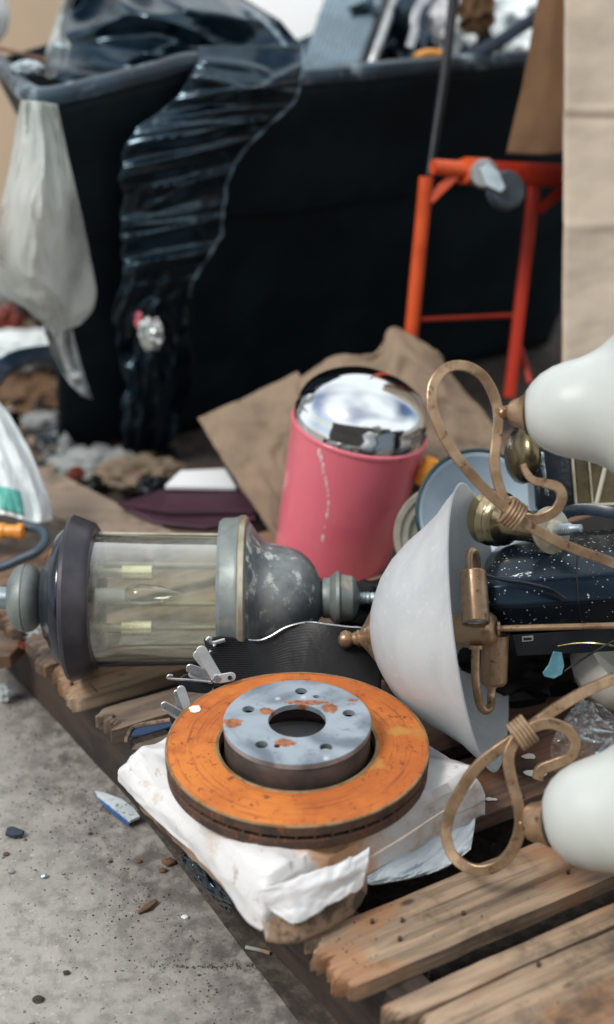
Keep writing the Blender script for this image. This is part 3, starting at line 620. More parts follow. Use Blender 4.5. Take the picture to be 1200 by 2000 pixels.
# ------------------------------------------------------------------ black pouch with zip and folding multi-tools
zt = [(400, 1250), (430, 1246), (470, 1249), (505, 1252), (530, 1243), (560, 1226), (600, 1217), (640, 1221), (680, 1226), (706, 1228), (745, 1240)]
po = thing('zip_pouch', 'black ribbed leather pouch with a silver zip between lantern and brake disc', 'pouch', W(560, 1300, 1.68))
def pouch(u, v):
    a = u * (len(zt) - 1); i = min(int(a), len(zt) - 2); f = a - i; x = lerp(zt[i][0], zt[i + 1][0], f); y = lerp(zt[i][1], zt[i + 1][1], f)
    fold = math.exp(-v * 2.4)
    y2 = lerp(y, 1345, v); x2 = x + 18 * v * (1 - u)
    return W(x2, y2, 1.700 - .04 * v - .010 * math.sin(u * 9 + 1) * fold - .0006 * abs(math.sin(v * 70)) * max(0, 1 - u * 1.4))
mb = MB(); mb.grid(pouch, 70, 90); mb.build('front_panel', M['leather'], po, solid=.006)
mb = MB(); mb.grid(lambda u, v: pouch(u, v) + VIEW * (.020 * math.sin(u * math.pi) + .02 * v + .004), 50, 30); mb.build('back_panel', M['leather'], po, solid=.003)
P = cr([W(x, y - 1, 1.698) for x, y in zt], 6)
mb = MB(); mb.sweep(P, circ(.0014, 8)); mb.build('zip_edge', M['steel'], po)
mb = MB(); mb.sweep(cr([W(404, 1252, 1.68), W(411, 1246, 1.68), W(414, 1256, 1.68), W(440, 1250, 1.68)], 6), rrect(.005, .004, .001)); mb.build('zip_pull', M['steel'], po)
for (x, y) in ((419, 1261), (411, 1273)):
    mb = MB(); mb.blob(W(x, y, 1.672), .0022, .0022, .0022, 0, sub=2); mb.build('rivet', M['steel'], po)
def lozenge(p, q, w, n=6):
    (x0, y0), (x1, y1) = p, q; L_ = math.hypot(x1 - x0, y1 - y0); ux, uy = (x1 - x0) / L_, (y1 - y0) / L_; out = []
    for k in range(n + 1):
        a = math.pi / 2 + math.pi * k / n; out.append((x0 + w * (ux * math.cos(a) - uy * math.sin(a)), y0 + w * (uy * math.cos(a) + ux * math.sin(a))))
    for k in range(n + 1):
        a = -math.pi / 2 + math.pi * k / n; out.append((x1 + w * (ux * math.cos(a) - uy * math.sin(a)), y1 + w * (uy * math.cos(a) + ux * math.sin(a))))
    return out
def strip(name, p, q, w, d, th, m, parent, d2=None):
    o = lozenge(p, q, w); d2 = d2 or d
    P = [W(x, y, lerp(d, d2, max(0, min(1, ((x - p[0]) * (q[0] - p[0]) + (y - p[1]) * (q[1] - p[1])) / ((q[0] - p[0]) ** 2 + (q[1] - p[1]) ** 2))))) for x, y in o]
    mb = MB(); mb.plate(P, VIEW * th); return mb.build(name, m, parent, smooth=False, bevel=.0007)
mt = thing('multi_tool', 'silver folding multi tool with jaws half open beside the orange disc', 'multi tool', W(420, 1330, 1.6))
strip('handle', (394, 1272), (424, 1324), 11, 1.612, .004, M['steel_dull'], mt)
strip('handle', (386, 1280), (402, 1300), 9, 1.622, .004, M['steel_dull'], mt)
strip('blade', (372, 1306), (420, 1322), 9, 1.618, .003, M['steel'], mt)
strip('blade', (374, 1318), (412, 1330), 6, 1.626, .003, M['steel_dull'], mt)
strip('bracket', (428, 1326), (452, 1322), 9, 1.611, .004, M['steel_dull'], mt)
strip('black_grip', (366, 1334), (400, 1338), 17, 1.632, .008, M['black'], mt)
mb = MB(); mb.lathe([(0, .0035), (.0012, .0048), (.004, .0048)], W(424, 1325, 1.609), VIEW, 24); mb.build('pivot', M['steel'], mt)
mb = MB(); mb.lathe([(0, .0025), (.004, .0025)], W(449, 1324, 1.6085), VIEW, 16); mb.build('rivet', M['navy'], mt)
mb = MB(); mb.sweep(cr([W(412, 1332, 1.61), W(370, 1328, 1.61), W(338, 1326, 1.61), W(328, 1324, 1.61), W(331, 1319, 1.61), W(338, 1320, 1.61)], 6), rrect(.003, .0035, .001)); mb.build('hook_arm', M['steel'], mt)
mt = thing('multi_tool', 'silver folding multi tool, the lower one, half hidden behind the orange disc edge', 'multi tool', W(350, 1380, 1.6))
strip('handle', (354, 1348), (366, 1382), 9, 1.60, .004, M['steel_dull'], mt)
strip('handle', (346, 1354), (354, 1384), 7, 1.606, .004, M['steel'], mt)
strip('blade', (322, 1378), (364, 1402), 8, 1.592, .004, M['steel'], mt)
strip('blade', (322, 1384), (352, 1404), 5, 1.598, .004, M['steel_dull'], mt)

# ------------------------------------------------------------------ pink bin
cb_ = G(648, 1082, .134); cax = Vector((math.sin(R(10.5)), -.03, math.cos(R(10.5)))).normalized()
pb = thing('pedal_bin', 'small pink metal bin with a domed chrome lid, leaning on the pallet', 'bin', cb_)
hb = .212; r0, r1 = .0855, .0975
mb = MB(); mb.lathe([(0, r0 - .004), (.004, r0), (hb * .5, (r0 + r1) / 2), (hb - .004, r1)], cb_, cax, 96); mb.build('body', M['pink'], pb)
mb = MB(); mb.lathe([(hb - .006, r1), (hb - .004, r1 + .0018), (hb, r1 + .0018), (hb + .001, r1 - .002)], cb_, cax, 96, cap=False); mb.build('rim', M['pink_rim'], pb)
lp = [(hb + .0005, r1 - .003), (hb + .0015, r1 - .0015), (hb + .016, r1 - .0012), (hb + .020, r1 - .0035)]
for k in range(1, 15):
    a = k / 14 * math.pi / 2; lp.append((hb + .022 + .058 * math.sin(a), max((r1 - .0035) * math.cos(a), 0)))
mb = MB(); mb.lathe(lp, cb_, cax, 96, cap=False); mb.build('dome_lid', M['chrome'], pb)
def canpt(ang, h, off=0):
    x = (RIGHT - cax * RIGHT.dot(cax)).normalized(); y = cax.cross(x); r = lerp(r0, r1, h / hb) + off
    return cb_ + cax * h + (x * math.sin(ang) + -y * math.cos(ang)) * r
for i, (an, h, w) in enumerate([(-.62, .198, .003), (-.57, .190, .0028), (-.52, .180, .0026), (-.50, .171, .002), (-.45, .163, .0016), (-.42, .156, .0022), (-.385, .147, .0015), (-.36, .139, .0012), (-.33, .128, .002), (-.32, .118, .0015), (-.315, .108, .0026), (-.31, .070, .0026), (-.318, .088, .001)]):
    mb = MB(); p = canpt(an, h, .0002); mb.blob(p, w * .8, w * .3, w * 2.3, .35, 2, 2, i); o = mb.build('drip', M['drip'], pb)

# ------------------------------------------------------------------ chandelier
ch = thing('chandelier', 'bronze chandelier with frosted bowl and bell glass shades lying in pieces', 'chandelier', W(1250, 1225, 1.58))
BCt = W(938, 1222, 1.627); AP = W(735, 1243, 1.662); bax = (BCt - AP).normalized(); bl = (BCt - AP).length
bp = [(0, .028), (.004, .041), (.010, .054), (.020, .072), (.035, .090), (.055, .107), (.078, .122), (.095, .135), (.108, .149), (bl - .003, .160), (bl, .1655)]
ip = [(bl, .1655), (bl + .001, .163), (bl - .004, .157), (.105, .144), (.092, .130), (.075, .117), (.052, .102), (.033, .085), (.020, .067), (.012, .05), (.008, .028)]
mb = MB(); mb.lathe([(a, r) for a, r in bp + ip[1:]], AP, bax, 120, cap=False); mb.build('bowl_shade', M['bowl'], ch, angle=60)
fs = 1.68 / F
mb = MB(); mb.lathe([(-76 * fs, .0005), (-74 * fs, 9 * fs), (-68 * fs, 16 * fs), (-60 * fs, 18 * fs), (-52 * fs, 15 * fs), (-46 * fs, 10 * fs), (-44 * fs, 13 * fs), (-38 * fs, 14 * fs), (-35 * fs, 17 * fs), (-32 * fs, 15 * fs), (-27 * fs, 19 * fs), (-18 * fs, 29 * fs), (-8 * fs, 43 * fs), (0, 54 * fs), (3 * fs, 60 * fs), (6 * fs, 58 * fs)], AP, bax, 48, cap=False)
mb.build('finial', M['bronze'], ch)
CD = 1.585
def cyl(name, a, b, r, m, parent, prof=None, seg=36, d=CD):
    A, B = a, b; ax = (B - A); L_ = ax.length
    prof = prof or [(0, .0), (0, .92), (.04, 1), (.96, 1), (1, .92), (1, .0)]
    mb = MB(); mb.lathe([(t * L_, max(k * r, 1e-5)) for t, k in prof], A, ax, seg, cap=False); return mb.build(name, m, parent)
P_ = lambda x, y, d=CD: W(x, y, d)
hubp = cyl('socket_hub', P_(880, 1232, 1.60), P_(972, 1228, 1.575), S(36, CD), M['bronze'], ch, [(0, 0), (.0, .9), (.7, 1), (.85, .93), (.95, .72), (1, .35), (1, 0)])
sk = cyl('lamp_socket', P_(924, 1116, 1.565), P_(930, 1218, 1.545), S(27, CD), M['bronze'], ch, [(0, 0), (0, .85), (.03, .97), (.96, 1), (.98, 1.02), (1, .98), (1, .86), (.7, .85), (.7, 0)])
cyl('socket_liner', P_(930, 1200, 1.547), P_(930, 1216, 1.545), S(21, CD), M['steel_dull'], sk, [(0, 0), (0, 1), (1, 1), (1, .8), (.4, .75), (.4, 0)])
sk = cyl('lamp_socket', P_(964, 1338, 1.605), P_(968, 1240, 1.60), S(27, CD), M['bronze'], ch, [(0, 0), (0, .8), (.05, .96), (.1, 1), (1, 1), (1, .85), (.8, .8), (.8, 0)])
mb = MB(); mb.sweep(cr([P_(918, 1125, 1.57), P_(916, 1095, 1.575), P_(918, 1080, 1.58), P_(926, 1078, 1.59), P_(931, 1090, 1.60), P_(932, 1125, 1.61), P_(925, 1200, 1.61)], 8), circ(S(8, CD), 14)); mb.build('socket_arm', M['bronze'], ch)
mb = MB(); mb.sweep(cr([P_(930, 1262, 1.57), P_(929, 1310, 1.57), P_(932, 1350, 1.57), P_(938, 1376, 1.575), P_(948, 1388, 1.58), P_(958, 1380, 1.59), P_(960, 1360, 1.60), P_(961, 1332, 1.60)], 8), circ(S(8.5, CD), 14)); mb.build('socket_arm', M['bronze'], ch)
cyl('collar', P_(930, 1260, 1.57), P_(930, 1268, 1.57), S(14, CD), M['bronze'], ch)
cyl('collar', P_(961, 1336, 1.60), P_(961, 1343, 1.60), S(12, CD), M['bronze'], ch)
cyl('stem_rod', P_(966, 1228, 1.575), P_(1300, 1219, 1.56), S(6.5, CD), M['bronze'], ch)
cyl('collar', P_(970, 1228, 1.575), P_(976, 1228, 1.575), S(15, CD), M['bronze'], ch)
cyl('centre_column', P_(1290, 1219, 1.56), P_(1480, 1212, 1.55), S(40, CD), M['bronze'], ch, [(0, 0), (.02, .5), (.1, .6), (.2, 1), (.5, 1.1), (.8, .8), (.9, .5), (1, .4), (1, 0)])
AD = 1.47
def arm(name, pts, w=17, t=14, seg=10, end=None):
    P = cr([W(*p) for p in pts], seg); n = len(P)
    mb = MB(); mb.sweep(P, rrect(S(w * 1.04, AD), S(t * 1.05, AD), S(1.8, AD)), VIEW, scale=end); return mb.build(name, M['bronze'], ch, angle=15)
arm('scroll_arm', [(1330, 1165, 1.52), (1260, 1130, 1.50), (1200, 1101, 1.475), (1120, 1071, 1.462), (1060, 1043, 1.458), (1005, 1006, 1.455), (950, 958, 1.45), (900, 902, 1.445), (865, 850, 1.445), (845, 795, 1.445), (848, 748, 1.45), (875, 718, 1.455), (912, 716, 1.46), (945, 737, 1.465), (966, 775, 1.47), (974, 815, 1.47), (970, 860, 1.47), (966, 905, 1.468), (975, 950, 1.468), (992, 988, 1.468), (1020, 1012, 1.468), (1055, 1012, 1.466), (1085, 997, 1.464), (1098, 972, 1.462), (1090, 952, 1.462), (1065, 944, 1.462), (1042, 938, 1.462), (1028, 922, 1.462), (1022, 906, 1.462)], w=19,
    end=lambda t: 1 - .45 * max(0, (t - .86) / .14))
arm('scroll_arm', [(1330, 1260, 1.52), (1260, 1292, 1.50), (1200, 1324, 1.46), (1140, 1352, 1.445), (1080, 1388, 1.435), (1022, 1430, 1.43), (970, 1466, 1.43), (930, 1500, 1.435), (900, 1545, 1.44), (878, 1590, 1.445), (872, 1632, 1.443), (886, 1672, 1.438), (925, 1698, 1.43), (968, 1692, 1.425), (1000, 1662, 1.42), (1016, 1615, 1.418), (1012, 1570, 1.418), (1000, 1525, 1.42), (993, 1480, 1.422), (1006, 1446, 1.424), (1036, 1422, 1.424), (1072, 1412, 1.424), (1106, 1424, 1.424), (1123, 1450, 1.426), (1112, 1478, 1.43), (1082, 1492, 1.434), (1058, 1502, 1.436), (1050, 1520, 1.438)], w=20, t=16)
def wrap(p, q, wd, n=5, r=3.6):
    a, b = W(*p), W(*q); ax = (b - a); mbx = MB(); u = ax.normalized(); s_ = u.cross(VIEW).normalized(); c_ = s_.cross(u)
    for k in range(n):
        o = a.lerp(b, k / (n - 1)); P = [o + s_ * S(wd, AD) * math.cos(t_) + c_ * S(20, AD) * math.sin(t_) for t_ in [2 * math.pi * i / 28 for i in range(28)]]
        mbx.sweep(P, circ(S(r, AD), 8), u, closed=True)
    return mbx.build('wire_wrap', M['bronze'], ch)
wrap((990, 996, 1.455), (1014, 1012, 1.457), 26, 5, 3.6)
wrap((1008, 1440, 1.424), (1033, 1422, 1.424), 27, 5, 4.2)
def bell(c0, c1, d0, d1, rad, tm, nm='bell_shade'):
    A, B = W(*c0, d0), W(*c1, d1); ax = (B - A).normalized(); pr = [(S(t_, d0), S(r, d0)) for t_, r in rad]
    mb = MB(); mb.lathe(pr + [(t_, r - .003) for t_, r in pr[::-1]], A, ax, 96, cap=False); return mb.build(nm, M['alabaster'], ch, angle=60)
bell((1028, 806), (1200, 795), 1.46, 1.44, [(0, 35), (2, 42), (14, 58), (32, 74), (55, 86), (80, 94), (105, 99), (130, 108), (150, 119), (172, 137), (195, 165), (215, 195), (225, 215)], None)
bell((1066, 1604), (1220, 1584), 1.405, 1.385, [(0, 36), (2, 43), (10, 60), (25, 78), (45, 92), (70, 103), (100, 110), (130, 117), (160, 130), (185, 150), (210, 178), (222, 196)], None)
cyl('shade_cup', P_(988, 806, 1.47), P_(1034, 806, 1.459), S(42, 1.46), M['bronze'], ch, [(0, 0), (.0, .32), (.08, .36), (.14, .30), (.2, .5), (.35, .62), (.6, .72), (.85, .9), (1, 1.06), (1, .9)])
mb = MB(); mb.blob(W(983, 806, 1.468), .006, .006, .0075, .25, 2, 3); mb.build('weld', M['bronze'], ch)
cyl('shade_cup', P_(1022, 1606, 1.418), P_(1074, 1606, 1.404), S(44, 1.41), M['bronze'], ch, [(0, 0), (0, .3), (.12, .45), (.2, .75), (.35, .86), (.6, .9), (.85, 1.0), (1, 1.1), (1, .9)])
mb = MB(); mb.blob(W(1022, 1606, 1.418), .006, .006, .007, .25, 2, 3); mb.build('weld', M['bronze'], ch)

# ------------------------------------------------------------------ black electronics housing
ed = 1.66
el = thing('speaker_housing', 'glossy black electronic housing splashed with white specks under the bronze arm', 'electronics', W(1120, 1260, 1.68))
def hous(u, v):
    # u along length, v around profile
    px = lerp(942, 1380, u); e = math.exp(-u * 16) 
    prof = [(0, 1262, 1.66), (.12, 1235, 1.60), (.3, 1190, 1.575), (.42, 1140, 1.58), (.55, 1090, 1.62), (.66, 1062, 1.68), (.78, 1050, 1.76), (.88, 1120, 1.86), (1, 1262, 1.80)]
    y, d = table(prof, v); y += lerp(0, -30, u)
    y = lerp(y, 1165, .35 * e); return W(px + 30 * (abs(v - .45)), y, d + e * .01)
mb = MB(); mb.grid(hous, 60, 60); mb.add([hous(0, i / 39) for i in range(40)], [tuple(range(40))]); mb.build('casing', M['speck'], el, angle=50)
mb = MB()
mb.sweep([hous(.42, .12 + .5 * i / 30) - VIEW * .0004 for i in range(31)], circ(.0010, 8)); mb.build('seam', M['black'], el)
mb = MB(); mb.sweep([hous(u_ / 20 * .9 + .02, .31) - VIEW * .0003 for u_ in range(21)], circ(.0007, 6)); mb.build('seam', M['black'], el)
def rim_plate(name, pts, d, th, m, parent, bevel=.001): 
    mb = MB(); mb.plate([W(x, y, d) for x, y in pts], VIEW * th); return mb.build(name, m, parent, smooth=False, bevel=bevel)
rim_plate('lower_panel', [(1000, 1240), (1380, 1215), (1380, 1262), (1010, 1282)], 1.605, .05, M['black'], el)
us = rim_plate('usb_port', [(1020, 1243), (1042, 1241), (1042, 1252), (1020, 1254)], 1.6035, .004, M['steel'], el, .0004)
rim_plate('port_tongue', [(1023, 1246), (1039, 1245), (1039, 1250), (1023, 1251)], 1.6028, .002, M['black'], us, 0)
mb = MB(); mb.sweep(cr([W(946, 1122, 1.56), W(985, 1133, 1.555), (W(1030, 1140, 1.555)), W(1070, 1152, 1.557), W(1105, 1172, 1.565)], 8), rrect(.006, .0015, .0005), scale=lambda t: 1.1 - .7 * abs(t - .75)); 
tag(mb.build('plastic_strip', M['black_gloss']), 'thin curled black plastic strip across the speckled housing', 'plastic strip')

# ------------------------------------------------------------------ dishes and brass lamp behind the bowl
def dish(name, c, d, r, ax, prof, m, parent, seg=96):
    mb = MB(); mb.lathe([(t_ * r, k * r) for t_, k in prof], W(*c, d), ax, seg, cap=False); return mb.build(name, m, parent, solid=.0015)
e1 = thing('enamel_reflector', 'pale blue enamel lamp reflector with a dark green rim right of the pink bin', 'reflector', W(920, 1120, 1.86))
dx = (-VIEW + RIGHT * .18 + UPV * .05).normalized()
dish('dish', (935, 1003), 1.84, S(124, 1.84), dx, [(-.45, .05), (-.44, .3), (-.36, .42), (-.2, .7), (-.06, .9), (0, .975)], M['blue_enamel'], e1)
mb = MB(); c_ = W(935, 1003, 1.84); x_ = dx.orthogonal().normalized(); y_ = dx.cross(x_); rr_ = S(124, 1.84)
mb.sweep([c_ + (x_ * math.cos(a) + y_ * math.sin(a)) * rr_ for a in [2 * math.pi * i / 96 for i in range(96)]], circ(.0026, 8), dx, closed=True); mb.build('rim', M['green_dark'], e1)
e2 = thing('cream_reflector', 'cream metal lamp reflector with ribbed rings between pink bin and blue dish', 'reflector', W(850, 1120, 1.92))
dx2 = (-VIEW + RIGHT * .10 - UPV * .05).normalized()
dish('dish', (868, 1046), 1.90, S(98, 1.90), dx2, [(-.35, .05), (-.3, .5), (-.2, .52), (-.16, .70), (-.08, .72), (-.06, .86), (0, .9), (.02, 1), (-.03, 1.01)], M['cream'], e2)
bl_ = thing('brass_lamp', 'polished brass lamp base with stepped rings and threaded stem behind the wire wrap', 'lamp', W(1010, 1080, 1.68))
A, B = W(952, 1008, 1.70), W(1088, 1042, 1.62); ax = B - A; Ls = ax.length
mb = MB(); mb.lathe([(t_ * Ls, S(r, 1.66)) for t_, r in [(-.05, 1), (-.05, 50), (0, 56), (.06, 52), (.1, 57), (.16, 50), (.2, 55), (.26, 47), (.3, 50), (.36, 40), (.42, 34), (.6, 30), (.8, 28)]], A, ax, 64, cap=False); mb.build('base', M['brass'], bl_, angle=60)
dax = (-VIEW * .9 + RIGHT * .5 + UPV * .1).normalized()
mb = MB(); c_ = W(1074, 1036, 1.625); mb.lathe([(0, S(46, 1.62)), (.003, S(47, 1.62)), (.004, S(42, 1.62)), (.007, S(30, 1.62)), (.010, S(20, 1.62)), (.013, S(18, 1.62)), (.013, .0001)], c_, dax, 64, cap=False); mb.build('flange', M['brass_pale'], bl_)
stp = [(.010, 15)]
for k in range(6): stp += [(.012 + k * .0028, 12.5), (.0134 + k * .0028, 11)]
mb = MB(); mb.lathe([(a, S(r, 1.62)) for a, r in stp + [(.030, 9), (.040, 8), (.041, .01)]], c_, (dax + RIGHT * .6).normalized(), 28, cap=False); mb.build('threaded_stem', M['zinc'], bl_)
o = MB(); o.lathe([(t_, S(r, 1.72)) for t_, r in [(-.013, 1), (-.013, 30), (-.009, 44), (-.003, 55), (.003, 58), (.010, 55), (.017, 40), (.018, 1)]], W(1016, 888, 1.72), (RIGHT + VIEW * .25).normalized(), 64, cap=False)
tag(o.build('brass_canopy', M['brass_dark']), 'dark brass ceiling canopy disc on edge under the upper bell shade', 'canopy')
bx = thing('black_lantern', 'black lamp box with a grimy brass framed glass pane under upper bell shade', 'lantern', W(1130, 990, 1.78))
rim_plate('housing', [(1040, 872), (1240, 850), (1240, 990), (1048, 1000)], 1.80, .08, M['black_gloss'], bx, .006)
rim_plate('pane', [(1122, 892), (1240, 885), (1240, 980), (1128, 984)], 1.797, .003, M['brass_dark'], bx)
rod('frame_rod', W(1118, 888, 1.794), W(1126, 988, 1.794), .002, M['brass_pale'], bx); rod('frame_rod', W(1126, 988, 1.794), W(1240, 984, 1.794), .003, M['brass_pale'], bx)
rod('frame_rod', W(1150, 890, 1.794), W(1158, 984, 1.794), .0015, M['brass_pale'], bx); rod('frame_rod', W(1165, 985, 1.794), W(1188, 890, 1.794), .003, M['cream'], bx)
mb = MB(); mb.sweep(cr([W(1098, 1005, 1.69), W(1125, 996, 1.68), W(1165, 996, 1.67), W(1210, 1004, 1.66), (W(1260, 1012, 1.66))], 8), rrect(.014, .004, .001)); tag(mb.build('navy_strap', M['navy']), 'curved navy plastic strap above the speckled black housing', 'strap')
sheet_o = sheet('clear_wrapper', [[(1050, 880, 1.77), (1062, 884, 1.765)], [(1062, 930, 1.765), (1068, 940, 1.76)], [(1066, 965, 1.77), (1072, 968, 1.765)]], M['foil'], amp=.004, sc=4, n=(10, 20)); tag(sheet_o, 'narrow silvery wrapper strip left of the black lamp box', 'wrapper')
# things filling the dark heap on the pallet
mb = MB(); mb.box(W(1085, 1190, 1.90) - Vector((0, 0, .02)), .36, .22, .16, PU, Vector((-.5, .866, 0))); tag(mb.build('black_crate', M['black'], bevel=.008), 'black plastic crate buried under the lamp parts', 'crate')
mb = MB(); mb.blob(W(725, 1185, 1.86), .05, .04, .028, .25, 2, 4, 3, True, True); tag(mb.build('shadow_filler', M['leather']), 'crumpled black filler added to darken the gap between lantern finial and bowl', 'rag')  # dark filler added to stand in for shadow between the parts
mb = MB(); mb.blob(W(950, 1300, 1.80) - Vector((0, 0, .0)), .12, .06, .05, .2, 2, 4, 8, True, True); tag(mb.build('shadow_filler', M['leather']), 'crumpled dark filler added to deepen the shadow behind the frosted bowl', 'cloth')  # another dark filler, painting the shadowed gap behind the bowl
# blue plastic blade, wire, cup
bb = rim_plate('plastic_piece', [(1081, 1272), (1098, 1274), (1103, 1300), (1098, 1318), (1082, 1326), (1064, 1322), (1060, 1314), (1072, 1298)], 1.58, .003, M['tint_blue'], None); tag(bb, 'translucent teal blue plastic blade hanging below the usb port', 'plastic piece')
mb = MB(); mb.sweep(cr([W(1096, 1316, 1.585), W(1130, 1292, 1.58), W(1170, 1268, 1.57), W(1230, 1235, 1.56)], 8), circ(.0013, 8)); tag(mb.build('wire', M['black']), 'thin black wire running up from the teal plastic blade', 'wire')
mb = MB(); mb.sweep(cr([W(1090, 1262, 1.60), W(1130, 1256, 1.59), W(1180, 1258, 1.58), W(1240, 1270, 1.58)], 8), circ(.0012, 8)); tag(mb.build('wire', M['brass']), 'copper coloured wire just below the black housing', 'wire')
mb = MB(); mb.lathe([(0, .0005), (.002, .03), (.015, .047), (.04, .056), (.052, .058), (.052, .055), (.02, .048), (.006, .02), (.004, .0005)], W(1155, 1345, 1.70), (Vector((.6, -.1, .8))), 64, cap=False); tag(mb.build('ceramic_cup', M['cup']), 'off white ceramic bowl lying at the right below the wires', 'bowl')
# clear bag with screws
def pbag(u, v):
    T_ = [(0, 1135, 1175, 1.53), (.3, 1105, 1215, 1.50), (.55, 1085, 1240, 1.495), (.8, 1075, 1260, 1.50), (1, 1080, 1260, 1.51)]
    a, b, d = table(T_, v); y = lerp(1368, 1490, v)
    return W(lerp(a, b, u), y + 12 * (u - .3) * (1 - v), d - .018 * math.sin(u * math.pi) * (.3 + v) - .006 * rid((u * 2, v * 2, 0), 1.6, 4, 3))
mb = MB(); mb.grid(pbag, 40, 40); mb.grid(lambda u, v: pbag(u, v) + VIEW * (.03 * math.sin(u * math.pi) * v + .004), 30, 30); tag(mb.build('clear_bag', M['polybag'], angle=25), 'clear polythene bag of screws above the lower bell shade', 'bag')
sa = [((1130, 1440), (1175, 1452), 'steel screw lying lowest inside the clear polythene bag'), ((1150, 1425), (1205, 1432), 'greenish steel screw lying topmost inside the clear polythene bag'), ((1112, 1462), (1140, 1436), 'short steel screw standing slanted at the left in the clear bag'), ((1165, 1475), (1195, 1440), 'steel screw leaning at the right in the clear bag')]
for i, (a, b, lb) in enumerate(sa):
    A, B = W(*a, 1.503), W(*b, 1.507); Ls = (B - A).length; pr = [(0, .0005), (0, .0045), (.0025, .0045), (.003, .0022)]
    for k in range(9): pr += [(.004 + k * .0022, .0024), (.0051 + k * .0022, .0018)]
    mb = MB(); mb.lathe(pr + [(max(Ls, .027), .0004)], A, B - A, 16, cap=False); tag(mb.build('screw', M['zinc']), lb, 'screw', 'screws in the clear bag')
for i, (x, y, lb) in enumerate([(905 + 130, 1478, 'flake of white peeling paint left of the hook end of the lower arm'), (1042, 1512, 'larger cream paint flake under the hook end of the lower arm'), (958, 1562, 'small white flake on the dark plank beside the package corner')]):
    P = []; c_ = G(x, y, ZT + .0022)
    for k in range(12):
        a = 2 * math.pi * k / 12; r = (.009, .013, .006)[i] * (1 + .5 * nz((math.cos(a), math.sin(a), i * 3), 1.5)); P.append(c_ + Vector((r * math.cos(a), r * .5 * math.sin(a), 0)))
    mb = MB(); mb.plate(P, Vector((0, 0, .0008))); tag(mb.build('paint_flake', M['paintwhite'], smooth=False), lb, 'paint flake')

# ------------------------------------------------------------------ black cart
ct = thing('tilt_cart', 'black plastic rubbish cart with a scuffed rolled rim filled with scrap', 'cart', (0, 2.75, 0))
EN = Vector((.842, .54, 0)); NN = Vector((.54, -.842, 0))
rimp = [(-12, 118, 2.46), (22, 148, 2.34), (48, 176, 2.24), (92, 189, 2.19), (200, 165, 2.205), (300, 140, 2.225), (378, 120, 2.245), (470, 135, 2.30), (600, 149, 2.385), (800, 131, 2.50), (1040, 112, 2.64), (1300, 95, 2.80)]
RP = cr([W(*p) for p in rimp], 6)
topl = RP + [RP[-1] + Vector((-.25, .45, 0)), RP[0] + Vector((.25, .35, .0))]
cen = sum(topl, Vector()) / len(topl)
def cartwall(k, h):          # k index on rim path, h 0 top .. 1 bottom
    p = RP[k]; t_ = k / (len(RP) - 1)
    ins = -NN * .26 * h; 
    if t_ < .35: ins = ins + EN * h * (.35 - t_) * 1.15
    z = lerp(p.z - .012, .02, h); q = p + ins
    st = -.012 if h > .34 else 0
    return Vector((q.x, q.y, z)) - NN * st * -1 - NN * .004 * nz((t_ * 6, h * 4, 0), 1)
rows = [0, .03, .1, .2, .30, .335, .345, .36, .5, .7, .85, .95, 1]
mb = MB(); mb.grid(lambda u, v: cartwall(min(int(round(u * (len(RP) - 1))), len(RP) - 1), rows[int(round(v * (len(rows) - 1)))]), len(RP), len(rows))
bk = [RP[-1], RP[-1] + Vector((-.3, .50, 0)), RP[0] + Vector((.15, .45, 0)), RP[0]]
bkb = [cartwall(len(RP) - 1, 1), cartwall(len(RP) - 1, 1) + Vector((-.2, .3, 0)), cartwall(0, 1) + Vector((.15, .3, 0)), cartwall(0, 1)]
mb.add(bk + bkb, [(0, 1, 5, 4), (1, 2, 6, 5), (2, 3, 7, 6)])
mb.build('body', M['cart'], ct, solid=.008, angle=28)
mb = MB(); mb.sweep(RP, [(x, y) for x, y in rrect(.030, .030, .012)], Vector((0, 0, 1))); mb.build('rolled_rim', M['cart_rim'], ct)
for k in (.3, .75):
    c_ = cartwall(int(k * (len(RP) - 1)), 1) - NN * .05; mb = MB(); mb.lathe([(-.015, .0), (-.015, .025), (.015, .025), (.015, .0)], Vector((c_.x, c_.y, .026)), EN, 24, cap=False); mb.build('wheel', M['rubber'], ct)
PP = W(600, 149, 2.385)
PN = (EN.cross((Vector((0, 0, -.72)) - NN * .26))).normalized()
def DP(px, py, off=0):          # depth of the cart's front wall at a pixel
    r = W(px, py, 1) - CAM; p0 = PP + NN * off
    return (p0 - CAM).dot(PN) / r.dot(PN)

# ------------------------------------------------------------------ bin liner draped over the cart
bg = thing('bin_liner', 'black plastic bin liner bulging from the cart and draped over its front rim', 'bin bag', W(350, 880, 2.6))
UT = [(-90, 180, 360, 2.60), (-30, 140, 440, 2.52), (0, 128, 482, 2.50), (40, 112, 548, 2.49), (90, 92, 590, 2.49), (130, 90, 592, 2.47), (165, 120, 590, 2.43)]
def up(u, v):
    y = lerp(-90, 165, v); a, b, d = table(UT, y); x = lerp(a, b, u)
    d2 = d - .16 * math.sin(math.pi * min(1, u * 1.02)) ** .8 * (1 - .4 * v) + .05
    if x < 400 and y > 60: d2 = max(d2, 2.33)
    w_ = .030 * math.sin(9 * v + 7 * u + 3 * nz((u * 2, v * 2, 0), 1)) * (1 - .3 * u) + .035 * rid((u * 1.1 - v * .9, v * .9 + u * .8, 0), 1.5, 6, 2) + .004 * fr((u * 3, v * 4, 1), 2, 2, 2)
    return W(x, y, d2 - w_)
mb = MB(); mb.grid(up, 120, 90); mb.build('bulging_folds', M['binbag'], bg, solid=.001, angle=80)
